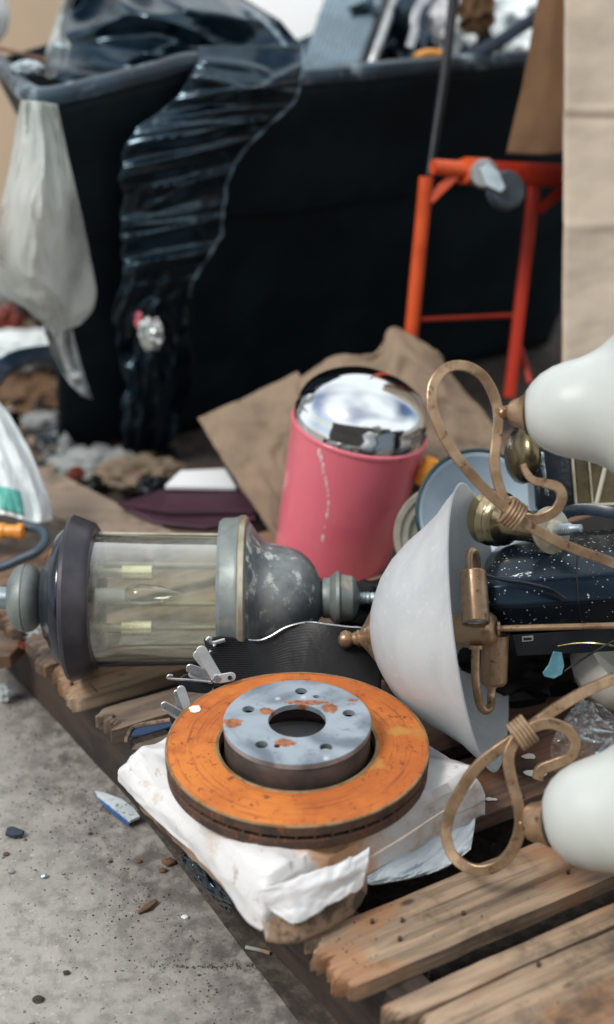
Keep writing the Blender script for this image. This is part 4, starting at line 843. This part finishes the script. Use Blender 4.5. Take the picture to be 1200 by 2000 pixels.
DT = [(90, 388, 594), (130, 380, 591), (180, 352, 583), (205, 328, 572), (250, 265, 518), (300, 238, 471), (350, 236, 445), (400, 240, 438), (460, 236, 432), (500, 238, 408), (550, 240, 376), (600, 222, 366), (650, 222, 372), (700, 236, 382), (760, 246, 372), (830, 236, 350), (905, 245, 330)]
rp = random.Random(11); PLEATS = []
for k in range(15):
    yl = 268 + k * 25 + rp.uniform(-8, 8); xa = rp.choice((215, 230, 250, 290)); xb = rp.choice((400, 450, 490, 540)) - max(0, k - 4) * 8
    PLEATS.append((xa, yl, max(xb, 380), yl - rp.uniform(12, 60), rp.uniform(.010, .024), rp.uniform(7, 12)))
PLEATS += [(370, 150, 600, 175, .016, 9), (350, 200, 590, 150, .014, 8), (330, 232, 590, 205, .018, 10), (380, 118, 520, 140, .012, 8), (440, 190, 600, 120, .016, 9), (280, 262, 540, 232, .016, 8)]
def skirt(u, v, ofs=0):
    y = lerp(90, 905, v); a, b = table(DT, y); a += (9 * nz((0, y * .03, 2), 1)) if y > 210 else 0; b += 4 * nz((3, y * .045, 2), 1); x = lerp(a, b, u)
    bow = math.sin(math.pi * min(max(u, 0), 1)) ** .7
    d = DP(x, y, .028) - (.035 if y < 200 else .02) * bow - .015
    if y < 150: d += (150 - y) / 60 * .05
    amp = .020 if y > 170 else .010
    pl = 0
    for (xa, ya, xb, yb, am, w_) in PLEATS:
        t_ = (x - xa) / (xb - xa)
        yc = lerp(ya, yb, t_) + 7 * math.sin(t_ * 3 + xa) ; e_ = max(0, 1 - abs(t_ - .5) * 1.6) if -.2 < t_ < 1.2 else 0
        dd_ = y - yc; pl += am * min(1, e_ * 2.2) * (math.exp(-abs(dd_) / w_) if dd_ < 0 else math.exp(-(dd_ / (w_ * 1.9)) ** 2))
    pl += .35 * amp * fr((u * 2 + v, v * 7, 0), 1.1, 3, 3) - .010
    kb = max(0, min(1, (y - 500) / 120)); pl = lerp(pl, .026 * (rid((u * 2.2 + v, v * 4, 1), 1.5, 8, 2) - .4), kb)
    return W(x, y, d - pl - ofs)
mb = MB(); mb.grid(skirt, 90, 260); mb.build('draped_skirt', M['binbag'], bg, solid=.0012, angle=80)
mb = MB(); P = [skirt(.998, k / 160 * .60, .003) for k in range(161)]
mb.sweep(P, circ(.0026, 6), scale=lambda t: .6 + .6 * abs(math.sin(t * 40))); mb.build('pale_hem', M['binbag_edge'], bg)
P = [up(.80 + .17 * (k / 40), .30 + .55 * k / 40) - VIEW * .004 for k in range(41)]
mb = MB(); mb.sweep(cr([W(455, 8, 2.5), W(500, 30, 2.46), W(545, 72, 2.44), (W(572, 120, 2.38)), W(580, 150, 2.33)], 8), circ(.004, 6), scale=lambda t: .7 + .5 * math.sin(t * 30) ** 2); mb.build('fold_ridge', M['binbag_edge'], bg)
o = sheet('clear_film_wad', [[(124, -20, 2.5), (136, -20, 2.5), (150, -10, 2.5)], [(106, 50, 2.44), (116, 50, 2.42), (126, 60, 2.44)], [(88, 110, 2.36), (108, 105, 2.32), (138, 90, 2.36)], [(85, 148, 2.30), (105, 152, 2.27), (132, 130, 2.30)]], M['film'], amp=.012, sc=3, n=(24, 50), seed=4); tag(o, 'crinkled clear film along the left side of the bin liner', 'plastic film')
mb = MB(); mb.blob(W(52, 132, 2.30), .020, .016, .009, .5, 2.5, 4, 2, True); tag(mb.build('film_scrap', M['sack_blue']), 'pale crumpled plastic scrap on the left corner of the cart rim', 'plastic scrap')
mb = MB(); mb.blob(W(296, 652, 2.40), .017, .014, .026, .35, 1.5, 4, 4, True); tag(mb.build('foil_scrap', M['foil']), 'bright crumpled foil showing through the lower bin liner', 'foil')
mb = MB(); mb.blob(W(272, 628, 2.41), .006, .006, .015, .4, 2, 3, 6, True); tag(mb.build('pink_wrapper', M['pink_rim']), 'small pinkish wrapper beside the bright foil in the bin liner', 'wrapper')
# cloudy film hanging at the left
fo = sheet('plastic_strip', [[(84, 636, 2.30), (112, 628, 2.28), (136, 624, 2.30)], [(98, 680, 2.33), (124, 676, 2.31), (150, 680, 2.34)], [(128, 735, 2.37), (148, 735, 2.36), (166, 738, 2.38)], [(160, 772, 2.40), (170, 776, 2.40), (180, 779, 2.41)]], M['film2'], amp=.02, sc=2.4, n=(30, 60), seed=3); tag(fo, 'narrow whitish plastic strip hanging below the cloudy sheet on the cart side', 'plastic strip')
fo = sheet('plastic_sheet', [[(42, 195, 2.16), (78, 198, 2.10), (112, 204, 2.10)], [(24, 300, 2.17), (82, 300, 2.07), (132, 300, 2.14)], [(2, 400, 2.16), (80, 400, 2.06), (154, 395, 2.19)], [(-22, 500, 2.20), (80, 500, 2.10), (176, 500, 2.24)], [(0, 568, 2.24), (100, 572, 2.16), (188, 585, 2.30)], [(52, 604, 2.28), (108, 622, 2.22), (162, 628, 2.32)], [(84, 632, 2.30), (116, 645, 2.28), (140, 640, 2.32)]],
    M['film'], amp=.020, sc=2.0, n=(60, 130), seed=9, stretch=(1.3, 1.0)); tag(fo, 'cloudy grey plastic sheet hanging from the left corner of the black cart', 'plastic sheet')

# ------------------------------------------------------------------ scrap in the cart
rb = thing('ribbed_panel', 'grey blue ribbed metal panel leaning in the cart right of the bin liner', 'panel', W(660, 120, 2.6))
def wq(q, u, v, d0, d1): 
    a = [lerp(q[0][k], q[1][k], u) for k in (0, 1)]; b = [lerp(q[3][k], q[2][k], u) for k in (0, 1)]
    return W(lerp(a[0], b[0], v), lerp(a[1], b[1], v), lerp(d0, d1, v))
Q = [(655, -60), (768, -60), (690, 160), (580, 160)]
mb = MB(); mb.grid(lambda u, v: wq(Q, u, v, 2.85, 2.56) - VIEW * .004 * (1 if int(u * 23) % 2 else 0), 48, 4); mb.build('ribbed_face', M['ribbed'], rb, solid=.01, angle=20)
Q2 = [(770, -60), (782, -60), (706, 160), (692, 160)]
mb = MB(); mb.grid(lambda u, v: wq(Q2, u, v, 2.84, 2.55), 3, 3); mb.build('side_channel', M['black'], rb, solid=.02)
Q2 = [(786, -60), (800, -60), (722, 160), (708, 160)]
mb = MB(); mb.grid(lambda u, v: wq(Q2, u, v, 2.83, 2.54), 3, 3); mb.build('steel_edge', M['steel_dull'], rb, solid=.02)
mb = MB(); mb.plate([W(x, y, 3.0) for x, y in [(430, -260), (760, -300), (700, 150), (470, 150)]], VIEW * .03); tag(mb.build('foam_board', M['white_board'], smooth=False, bevel=.004), 'plain white board standing at the back of the cart', 'board')
fm = thing('bent_frame', 'bent silver tube frame in the cart beside the black pole', 'frame', W(820, 100, 2.65))
mb = MB(); mb.sweep(cr([W(850, -30, 2.66), W(826, 0, 2.64), W(812, 30, 2.63), W(810, 60, 2.62), W(800, 95, 2.60)], 8), rrect(.016, .008, .002)); mb.build('silver_bar', M['steel'], fm)
mb = MB(); mb.sweep(cr([W(870, -30, 2.62), W(842, 8, 2.60), W(828, 40, 2.59), W(830, 100, 2.58)], 8), circ(.004, 10)); mb.build('dark_tube', M['navy'], fm)
mb = MB(); mb.sweep([W(870, 140, 2.56), W(985, 75, 2.58), W(1085, 8, 2.6)], rrect(.022, .014, .003)); tag(mb.build('dark_bar', M['navy'], bevel=.002), 'dark blue square bar lying slanted across the cart top', 'bar')
mb = MB(); mb.sweep([W(893, -60, 2.42), W(868, 150, 2.36), W(838, 345, 2.33)], circ(.0085, 14), scale=lambda t: 1.15 - .4 * t); tag(mb.build('black_pole', M['black']), 'thin black pole leaning upright against the cart front behind the orange stand', 'pole')
for (x, y, d, rx, rz, m, s_, nm, lb, ct_) in [(970, 35, 2.95, .09, .06, 'bag_white', 1, 'white_bag', 'white crumpled plastic bag in the cart above the dark blue bar', 'bag'), (1010, 110, 2.80, .07, .04, 'bag_white', 5, 'white_bag', 'white crumpled plastic bag in the cart below the dark blue bar', 'bag'),
        (858, 70, 2.80, .035, .06, 'paper', 7, 'crumpled_paper', 'crumpled white paper between silver frame and black pole', 'paper'), (930, 20, 2.72, .03, .04, 'kraft_brown', 9, 'brown_scrap', 'rumpled brown scrap right of the black pole in the cart', 'scrap'), (742, 110, 2.80, .10, .10, 'binbag', 12, 'black_bag', 'small black plastic bag beside the ribbed panel in the cart', 'bag'),
        (950, 100, 2.70, .025, .025, 'leather', 15, 'black_cloth', 'small dark cloth bundle under the dark blue bar', 'cloth'), (640, 190, 2.95, .25, .10, 'binbag', 18, 'black_bag', 'large dark rubbish bag filling the middle of the cart', 'bag'), (1000, 190, 3.05, .25, .12, 'binbag', 19, 'black_bag', 'large dark rubbish bag filling the right end of the cart', 'bag')]:
    mb = MB(); mb.blob(W(x, y, d), rx, rx * .7, rz, .4, 1.6, 4, s_, True); tag(mb.build(nm, M[m]), lb, ct_)
mb = MB(); mb.sweep(cr([W(812, 112, 2.52), W(835, 104, 2.53), (W(862, 106, 2.54))], 5), circ(.008, 10)); tag(mb.build('orange_peg', M['yellow']), 'small orange brown plastic piece on the cart rim below the silver frame', 'plastic piece')

# ------------------------------------------------------------------ orange stand
st = thing('steel_stand', 'orange painted steel stand with a caster, in front of the black cart', 'stand', W(900, 760, 2.4))
def bar(name, a, b, w, h, m, parent, ref=VIEW):
    A, B = W(*a), W(*b); mb = MB(); mb.sweep([A, A.lerp(B, .5), B], rrect(w, h, min(w, h) * .2), ref); return mb.build(name, m, parent)
def tube(name, a, b, r, m, parent): return rod(name, W(*a), W(*b), r, m, parent, 20)
tube('leg', (833, 346, 2.28), (802, 672, 2.36), .0115, M['orange'], st)
bar('leg', (1046, 350, 2.44), (995, 775, 2.50), .020, .02, M['red'], st)
tube('leg', (1012, 668, 2.52), (1036, 748, 2.50), .006, M['red'], st)
bar('brace', (838, 392, 2.29), (888, 344, 2.30), .016, .012, M['orange'], st)
bar('brace', (1054, 410, 2.44), (1100, 372, 2.46), .016, .012, M['red'], st)
tube('top_tube', (846, 326, 2.28), (915, 331, 2.30), .0125, M['orange'], st)
bar('top_beam', (902, 335, 2.31), (1130, 345, 2.46), .034, .030, M['red'], st)
bar('joint_sleeve', (904, 334, 2.30), (950, 336, 2.32), .040, .034, M['orange'], st)
tube('cross_wire', (822, 624, 2.35), (1005, 616, 2.50), .0035, M['red'], st)
cs = cyl('caster', W(946, 340, 2.26), W(946, 340, 2.32), .024, M['steel_dull'], st, [(0, 0), (0, .8), (.3, 1), (1, 1), (1, 0)])
for k, dd in enumerate((2.245, 2.285)):
    mb = MB(); mb.plate([W(x, y, dd) for x, y in [(938, 330), (955, 318), (975, 335), (988, 366), (978, 376), (950, 362)]], VIEW * .004); mb.build('fork', M['zinc'], cs, smooth=False, bevel=.001)
mb = MB(); mb.lathe([(-.012, .001), (-.012, .018), (-.013, .026), (-.009, .031), (.009, .031), (.013, .026), (.012, .018), (.012, .001)], W(988, 372, 2.275), (VIEW + RIGHT * -.45).normalized(), 40, cap=False); mb.build('caster_wheel', M['rubber'], cs)

# ------------------------------------------------------------------ cardboard
bxr = thing('tall_carton', 'tall pale cardboard carton standing at the right edge, creased across', 'carton', W(1180, 760, 2.2))
A = W(1104, -80, 2.22); 
def carton(name, y0, y1, o):
    P = [W(1104, y0, 2.14 + o), W(1420, y0 - 8, 2.18 + o), W(1420, y1 - 8, 2.2 + o), W(1098, y1, 2.16 + o)]; mb = MB()
    def f(u, v):
        p = P[0].lerp(P[1], u).lerp(P[3].lerp(P[2], u), v); return p - VIEW * (.007 * fr((u * 2, v * 6, y0), 1) + .004 * (math.exp(-((v - .3418 - .012 * u) * 90) ** 2) + .7 * math.exp(-((v - .5745 + .01 * u) * 90) ** 2)) - .003 * math.exp(-((v - .352 - .012 * u) * 90) ** 2))
    mb.grid(f, 30, 260); return mb.build(name, M['kraft_pale'], bxr, solid=.006, angle=60)
carton('card_panel', -120, 860, .0)
mb = MB(); mb.add([W(1104, -120, 2.165), W(1420, -120, 2.2), W(1420, 860, 2.22), W(1098, 860, 2.185), W(1106, -120, 2.5), W(1420, -120, 2.5), W(1420, 860, 2.5), W(1100, 860, 2.5)], [(0, 1, 2, 3), (4, 5, 6, 7), (0, 3, 7, 4), (1, 2, 6, 5), (0, 1, 5, 4), (3, 2, 6, 7)]); mb.build('carton_core', M['kraft_pale'], bxr, smooth=False)
o = sheet('carton_flap', [[(1062, -60, 2.32), (1100, -60, 2.30), (1130, -60, 2.30)], [(1042, 60, 2.32), (1080, 60, 2.30), (1130, 60, 2.30)], [(1018, 180, 2.32), (1070, 180, 2.30), (1130, 180, 2.30)], [(990, 300, 2.32), (1060, 303, 2.30), (1130, 296, 2.30)]], M['kraft_brown'], amp=.002, sc=2, n=(20, 40), solid=.006); tag(o, 'brown cardboard flap hanging above the orange stand left of the carton', 'cardboard')
o = sheet('cardboard_piece', [[(388, 818, 2.30), (450, 790, 2.31), (520, 758, 2.32), (582, 728, 2.33)], [(425, 880, 2.27), (490, 850, 2.27), (550, 830, 2.27), (625, 800, 2.28)], [(470, 950, 2.23), (520, 930, 2.23), (580, 900, 2.24), (640, 890, 2.25)], [(540, 1050, 2.19), (580, 1050, 2.19), (620, 1050, 2.2), (660, 1040, 2.21)]], M['kraft_old'], amp=.009, sc=2.5, n=(50, 50), solid=.006, seed=2, smooth=50); tag(o, 'dirty bent cardboard piece standing left behind the pink bin', 'cardboard')
o = sheet('cardboard_piece', [[(585, 740, 2.30), (655, 697, 2.32), (735, 690, 2.33), (762, 642, 2.34), (800, 655, 2.34), (858, 692, 2.33)], [(590, 800, 2.26), (670, 760, 2.26), (740, 750, 2.26), (790, 720, 2.27), (850, 735, 2.28), (905, 765, 2.30)], [(600, 880, 2.22), (680, 850, 2.22), (760, 840, 2.21), (820, 820, 2.22), (880, 815, 2.24), (960, 825, 2.26)], [(610, 980, 2.18), (700, 960, 2.17), (780, 950, 2.16), (850, 940, 2.17), (920, 930, 2.18), (1010, 920, 2.2)]], M['kraft_old'], amp=.014, sc=2.4, n=(70, 50), solid=.006, seed=6, smooth=50); tag(o, 'large crumpled brown cardboard piece with torn top behind the pink bin', 'cardboard')
mb = MB(); mb.lathe([(0, .012), (.02, .014), (.04, .010)], W(826, 945, 2.02), Vector((.3, 0, 1)), 24); tag(mb.build('orange_bottle', M['yellow']), 'orange plastic bottle end between pink bin and blue dish', 'bottle')

# ------------------------------------------------------------------ left side: boards, folder, bag, cable
def board(name, pts, z, th, m, lb, cat='board'):
    mb = MB(); mb.plate([G(x, y, z) for x, y in pts], Vector((0, 0, -th))); return tag(mb.build(name, m, smooth=False, bevel=.002), lb, cat)
board('loose_board', [(66, 910), (120, 925), (345, 1042), (300, 1075), (110, 1010), (40, 960)], .135, .02, M['board'], 'wide flat weathered board lying slanted behind the lantern')
board('loose_board', [(-60, 1040), (70, 1060), (130, 1110), (60, 1180), (-60, 1130)], .12, .02, M['wood_grey'], 'grey board end at the left edge beside the lantern knob')
board('loose_board', [(-60, 1150), (20, 1180), (70, 1230), (20, 1280), (-60, 1290)], .09, .02, M['wood_grey'], 'short dark board end below the lantern knob at the left edge')
fd = thing('maroon_folder', 'maroon vinyl folder lying open behind the lantern', 'folder', G(360, 1000, .14))
mb = MB(); mb.plate([G(*p) for p in [(230, 982, .15), (330, 952, .155), (465, 948, .158), (500, 990, .15), (500, 1012, .145), (400, 1030, .14), (300, 1020, .14)]], Vector((0, 0, -.006))); mb.build('cover', M['maroon'], fd, smooth=False, bevel=.002)
mb = MB(); mb.sweep([G(232, 984, .151), G(330, 1000, .15), G(495, 1000, .15)], rrect(.008, .006, .002), PZ); mb.build('spine', M['maroon'], fd)
mb = MB(); mb.plate([G(*p) for p in [(322, 948, .165), (352, 918, .17), (440, 914, .17), (462, 950, .165)]], Vector((0, 0, -.008))); tag(mb.build('white_tray', M['paper'], smooth=False, bevel=.002), 'white plastic tray lying on the maroon folder by the cart', 'tray')
board('blue_paper', [(350, 1030), (480, 1026), (500, 1046), (400, 1060), (355, 1050)], .12, .004, M['paper_blue'], 'pale blue paper sheet under the maroon folder', 'paper')
wb = thing('carrier_bag', 'white plastic carrier bag with green print at the left edge', 'bag', G(20, 1010, .13))
def cbag(u, v):
    T_ = [(0, -90, -10), (.15, -110, 20), (.4, -120, 55), (.65, -120, 80), (.85, -120, 98), (1, -120, 102)]
    a, b = table(T_, v); y = lerp(775, 1012, v); y += 8 * math.sin(u * 9) * v
    return W(lerp(a, b, u), y, 2.12 - .05 * math.sin(u * math.pi) * v - .012 * rid((u * 3.5, v * .8, 0), 1.3, 2, 3))
mb = MB(); mb.grid(cbag, 70, 60); mb.grid(lambda u, v: cbag(u, v) + VIEW * (.10 * math.sin(u * math.pi) * v + .002), 30, 30); mb.build('bag_body', M['bag_white'], wb, angle=80)
mb = MB(); mb.grid(lambda u, v: cbag(.55 + .21 * u, .76 + .20 * v) - VIEW * .002, 14, 10); mb.build('green_print', M['teal'], wb, solid=.0006)
pg = thing('orange_plug', 'orange extension cord connector under the carrier bag', 'plug', W(20, 1038, 2.06))
cyl('connector', W(-30, 1036, 2.06), W(48, 1038, 2.05), S(16, 2.05), M['yellow'], pg, [(0, 0), (0, .9), (.5, 1), (.55, .8), (.8, .8), (.85, 1), (.97, 1), (1, .8), (1, 0)])
mb = MB(); mb.sweep(cr([W(-40, 1110, 2.0), W(0, 1108, 2.0), W(40, 1092, 2.0), W(75, 1075, 2.0), W(90, 1050, 2.02), W(76, 1033, 2.05), W(46, 1028, 2.06)], 8), circ(.0068, 12)); mb.build('cable', M['cable'], pg)
# splintered fibre and clutter under the knob
for (x, y, z, rx, rz, m, s_, nm, lb, ct_) in [
    (8, 1352, .015, .012, .010, 'bag_white', 1, 'crumpled_tissue', 'crumpled white tissue on the concrete at the left edge beside the pallet', 'tissue'),
    (100, 1235, .115, .030, .012, 'rag', 3, 'paper_scrap', 'torn pale paper scrap under the lantern knob', 'paper'),
    (50, 1258, .10, .008, .006, 'redbit', 5, 'red_scrap', 'small red brown scrap on the pallet corner under the knob', 'scrap'),
    (190, 805, .02, .035, .014, 'kraft_old', 12, 'brown_scrap', 'flattened brown scrap in front of the cart foot', 'scrap'),
    (85, 820, .03, .035, .012, 'rag', 14, 'white_rag', 'pale rag lying on the dark heap left of the cart foot', 'rag'),
    (185, 905, .05, .065, .016, 'rag', 17, 'grey_rag', 'wide grey rag just behind the slanted weathered board', 'rag'),
    (130, 880, .05, .014, .026, 'rag', 18, 'paper_scrap', 'upright twist of grey paper behind the weathered board', 'paper'),
    (150, 925, .10, .012, .010, 'redbit', 20, 'red_scrap', 'tiny red scrap among litter behind the weathered board', 'scrap'),
    (275, 925, .06, .060, .020, 'kraft_old', 22, 'brown_scrap', 'brown cardboard scrap right of the grey rag behind the board', 'scrap'),
    (298, 950, .12, .02, .014, 'black', 24, 'black_scrap', 'small black crumpled plastic at the folder corner', 'scrap'),
    (15, 640, .05, .035, .04, 'redbit', 26, 'red_pot', 'rust red crushed tin at the left edge under the cloudy sheet', 'tin'),
    (5, 590, .08, .04, .03, 'rag', 28, 'white_rag', 'grey white rag at the left edge above the red tin', 'rag'),
    (60, 600, .04, .06, .04, 'twig', 30, 'leaf_heap', 'clump of dark brown debris behind the cloudy sheet', 'debris'),
    (40, 672, .12, .085, .013, 'bag_white', 33, 'white_pillow', 'flat whitish plastic bundle at the left edge beside the cart', 'plastic'),
    (75, 770, .04, .10, .03, 'twig', 35, 'dark_heap', 'dark brown heap of dirt at the left under the tube', 'debris')]:
    mb = MB(); mb.blob(G(x, y, z), rx, rx * .8, rz, .45, 1.9, 4, s_, True); tag(mb.build(nm, M[m], angle=50), lb, ct_)
mb = MB(); mb.sweep(cr([W(-40, 780, 2.3), W(0, 725, 2.32), W(40, 700, 2.36), W(105, 690, 2.42)], 8), rrect(.03, .02, .006)); tag(mb.build('black_bumper', M['navy']), 'curved black plastic strip at the left edge below the white bundle', 'plastic strip')
mb = MB(); mb.sweep(cr([W(-20, 90, 2.6), W(40, 105, 2.5), W(95, 118, 2.42)], 6), circ(.004, 8)); tag(mb.build('twine', M['twig']), 'brown twine running to the cart rim at the upper left', 'twine')
mb = MB(); mb.blob(W(-22, 20, 2.6), .038, .03, .06, .12, 1, 4, 5); tag(mb.build('white_container', M['white_board']), 'white rounded container cut by the upper left frame edge', 'container')

# ------------------------------------------------------------------ ground litter
def chip(name, pts, z, th, m, lb, cat, m2=None):
    mb = MB(); P = [G(x, y, z) for x, y in pts]; mb.plate(P, Vector((0, 0, -th))); o = mb.build(name, m, None, smooth=False, bevel=.0004); return tag(o, lb, cat)
o = thing('plastic_shard', 'white and blue plastic shard on the concrete beside the pallet', 'shard', G(230, 1575, 0))
for nm, pts, z, m in (('white_face', [(186, 1544), (205, 1548), (238, 1560), (262, 1578), (274, 1594), (262, 1599), (254, 1603), (240, 1592), (215, 1572), (190, 1552)], .012, 'blue_chip'), ('blue_edge', [(184, 1547), (190, 1552), (215, 1572), (240, 1592), (254, 1603), (252, 1609), (230, 1594), (205, 1572)], .009, 'blue')):
    mb = MB(); mb.plate([G(x, y, z) for x, y in pts], Vector((0, 0, -.004))); mb.build(nm, M[m], o, smooth=False, bevel=.0005)
mb = MB(); P = [G(x, y, .004) for x, y in [(10, 1634), (14, 1620), (26, 1617), (50, 1627), (46, 1634), (25, 1637)]]; mb.plate(P, Vector((0, 0, .004))); tag(mb.build('black_shard', M['navy'], smooth=False, bevel=.002), 'dark blue plastic shard on the concrete at the left edge', 'shard')
mb = MB(); mb.sweep([G(270, 1783, .003), G(288, 1772, .005), G(306, 1758, .006)], rrect(.006, .003, .001), PZ, scale=lambda t: .6 + math.sin(t * 3) * .8); tag(mb.build('wood_splinter', M['twig']), 'brown wood splinter on the concrete left of the package corner', 'splinter')
mb = MB(); mb.sweep([G(480, 1850, .005), G(508, 1856, .005)], circ(.0022, 10)); o = mb.build('cigarette_end', M['rag']); tag(o, 'crushed cigarette end on the concrete beside the pallet side', 'cigarette')
mb = MB(); mb.sweep([G(508, 1856, .005), G(528, 1862, .005)], circ(.0028, 10)); mb.build('filter', M['yellow'], o)
o.children[0].parent = None; f_ = bpy.data.objects[[x.name for x in bpy.data.objects if x.name.startswith('filter')][0]]
mb = MB()
bpy.data.objects.remove(f_); 
mb.sweep([G(508, 1856, .005), G(528, 1862, .005)], circ(.0023, 10)); mb.build('filter', M['kraft'], o)
for (x, y, r, m, lb, nm, ct_) in [(153, 1606, .0022, 'grit', 'tiny grey pebble just below left of the blue shard', 'pebble', 'pebble'), (177, 1628, .0026, 'dirt', 'small dark pebble below the blue shard', 'pebble', 'pebble'), (216, 1683, .0028, 'dirt', 'small dark stone on bare concrete halfway to the pallet', 'pebble', 'pebble'), (50, 1640, .0022, 'twig', 'tiny brown crumb beside the dark blue shard', 'crumb', 'crumb'),
        (22, 1702, .0038, 'rag', 'white crumb near the left edge of the concrete', 'crumb', 'crumb'), (87, 1711, .0042, 'zinc', 'pale glass chip on the concrete', 'glass_chip', 'glass'), (362, 1791, .0042, 'paper', 'round white pebble left of the package corner', 'pebble', 'pebble'), (330, 1683, .008, 'twig', 'brown bark crumb beside the black plastic', 'bark_crumb', 'bark'), (318, 1700, .005, 'twig', 'smaller brown bark crumb left of the black plastic', 'bark_crumb', 'bark'),
        (75, 1952, .006, 'dirt', 'rounded brown stone sunk in the concrete at lower left', 'stone', 'stone'), (130, 1900, .004, 'dirt', 'flat dark stone in a hollow at the lower left', 'stone', 'stone'), (272, 1682, .004, 'twig', 'orange brown crumb on concrete level with black plastic', 'crumb', 'crumb'), (12, 1668, .004, 'twig', 'dark crumb at the left edge under the dark blue shard', 'crumb', 'crumb')]:
    mb = MB(); mb.blob(G(x, y, r * .4), r, r * .8, r * .6, .35, 1.6, 2, x); tag(mb.build(nm, M[m]), lb, ct_)
# grit and dirt crumbs, thicker along the pallet side
mb = MB(); rnd = random.Random(5)
def crumb(x, y, r):
    a = rnd.random() * 6; V = []
    for k in range(4): V.append(Vector((x + r * math.cos(a + k * 1.6) * rnd.uniform(.5, 1), y + r * math.sin(a + k * 1.6) * rnd.uniform(.5, 1), gz(x, y))))
    V.append(Vector((x, y, gz(x, y) + r * rnd.uniform(.5, 1.1)))); mb.add(V, [(0, 1, 4), (1, 2, 4), (2, 3, 4), (3, 0, 4)])
for i in range(2300):
    w_ = abs(rnd.gauss(0, .055)); s_ = rnd.uniform(-.35, 1.0); p = PO + PV * s_ - PU * (w_ + .002); crumb(p.x, p.y, rnd.choice((.0005, .0007, .001, .0017)) * rnd.uniform(.7, 1.3))
o = mb.build('dirt_crumbs', M['dirt'], smooth=False); tag(o, 'dark dirt crumbs strewn along the pallet side', 'dirt', kind='stuff')
mb = MB()
for i in range(2600): crumb(rnd.uniform(-.7, .35), rnd.uniform(.75, 1.9), rnd.choice((.0006, .0008, .0012, .0016)) * rnd.uniform(.7, 1.3))
o = mb.build('grit', M['grit'], smooth=False); tag(o, 'fine pale grit scattered over the concrete', 'grit', kind='stuff')
mb = MB()
for i in range(520):
    k = rnd.random() ** .7; x = lerp(255, 580, k); y = 1887 + 9 * nz((k * 7, 1, 0), 1) + rnd.gauss(0, 1.2 + 3.5 * k * rnd.random()); p = G(x, y, 0)
    if nz((k * 26, 4, 0), 1) > -.12: crumb(p.x, p.y, rnd.uniform(.0004, .0012 + .0008 * k))
for i in range(1500):
    p = G(rnd.uniform(20, 330), rnd.uniform(560, 980), 0); crumb(p.x, p.y, rnd.uniform(.003, .012))
gz0 = gz
for i in range(900):
    k = rnd.random(); v_ = rnd.uniform(-.1, .9); p = PO + PV * v_ + PU * (.01 + .06 * (v_ + .1) + .5 * k ** 3 * (v_ > .45)); rr_ = rnd.uniform(.0006, .0016)
    n_ = len(mb.v); crumb(p.x, p.y, rr_)
    for q in mb.v[n_:]: q.z += .1305 if .6 < v_ < .675 or v_ > .75 or v_ < .09 else .112
for nm_, m_, n_, cs_, lb_ in (('litter', 'rag', 220, 1, 'small grey scraps of paper and plastic littering the ground before the cart'), ('litter', 'kraft_old', 260, 2, 'small brown scraps of card and bark littering the ground before the cart'), ('litter', 'black', 220, 3, 'small black scraps littering the ground before the cart'), ('litter', 'redbit', 26, 4, 'few small red scraps littering the ground before the cart')):
    ml = MB()
    for i in range(n_):
        p = G(rnd.uniform(-60, 345), rnd.uniform(570, 965), .02); r_ = rnd.uniform(.008, .028); a_ = rnd.random() * 6; e_ = Vector((math.cos(a_), math.sin(a_), rnd.uniform(-.5, .5))); f_ = Vector((-math.sin(a_), math.cos(a_), rnd.uniform(-.6, .6))) * rnd.uniform(.3, .8)
        p.z = rnd.uniform(.015, .05); n0 = len(ml.v)
        q0 = [p + e_ * r_, p + f_ * r_ + Vector((0, 0, .3 * r_)), p - e_ * r_ * .8, p - f_ * r_ * .9]
        ml.plate(q0, Vector((0, 0, .0015)))
    o = ml.build(nm_, M[m_], smooth=False); tag(o, lb_, 'litter', kind='stuff')
o = mb.build('dirt_line', M['dirt'], smooth=False); tag(o, 'line of dark dirt in a crack of the concrete', 'dirt', kind='stuff')
bpy.context.view_layer.update()
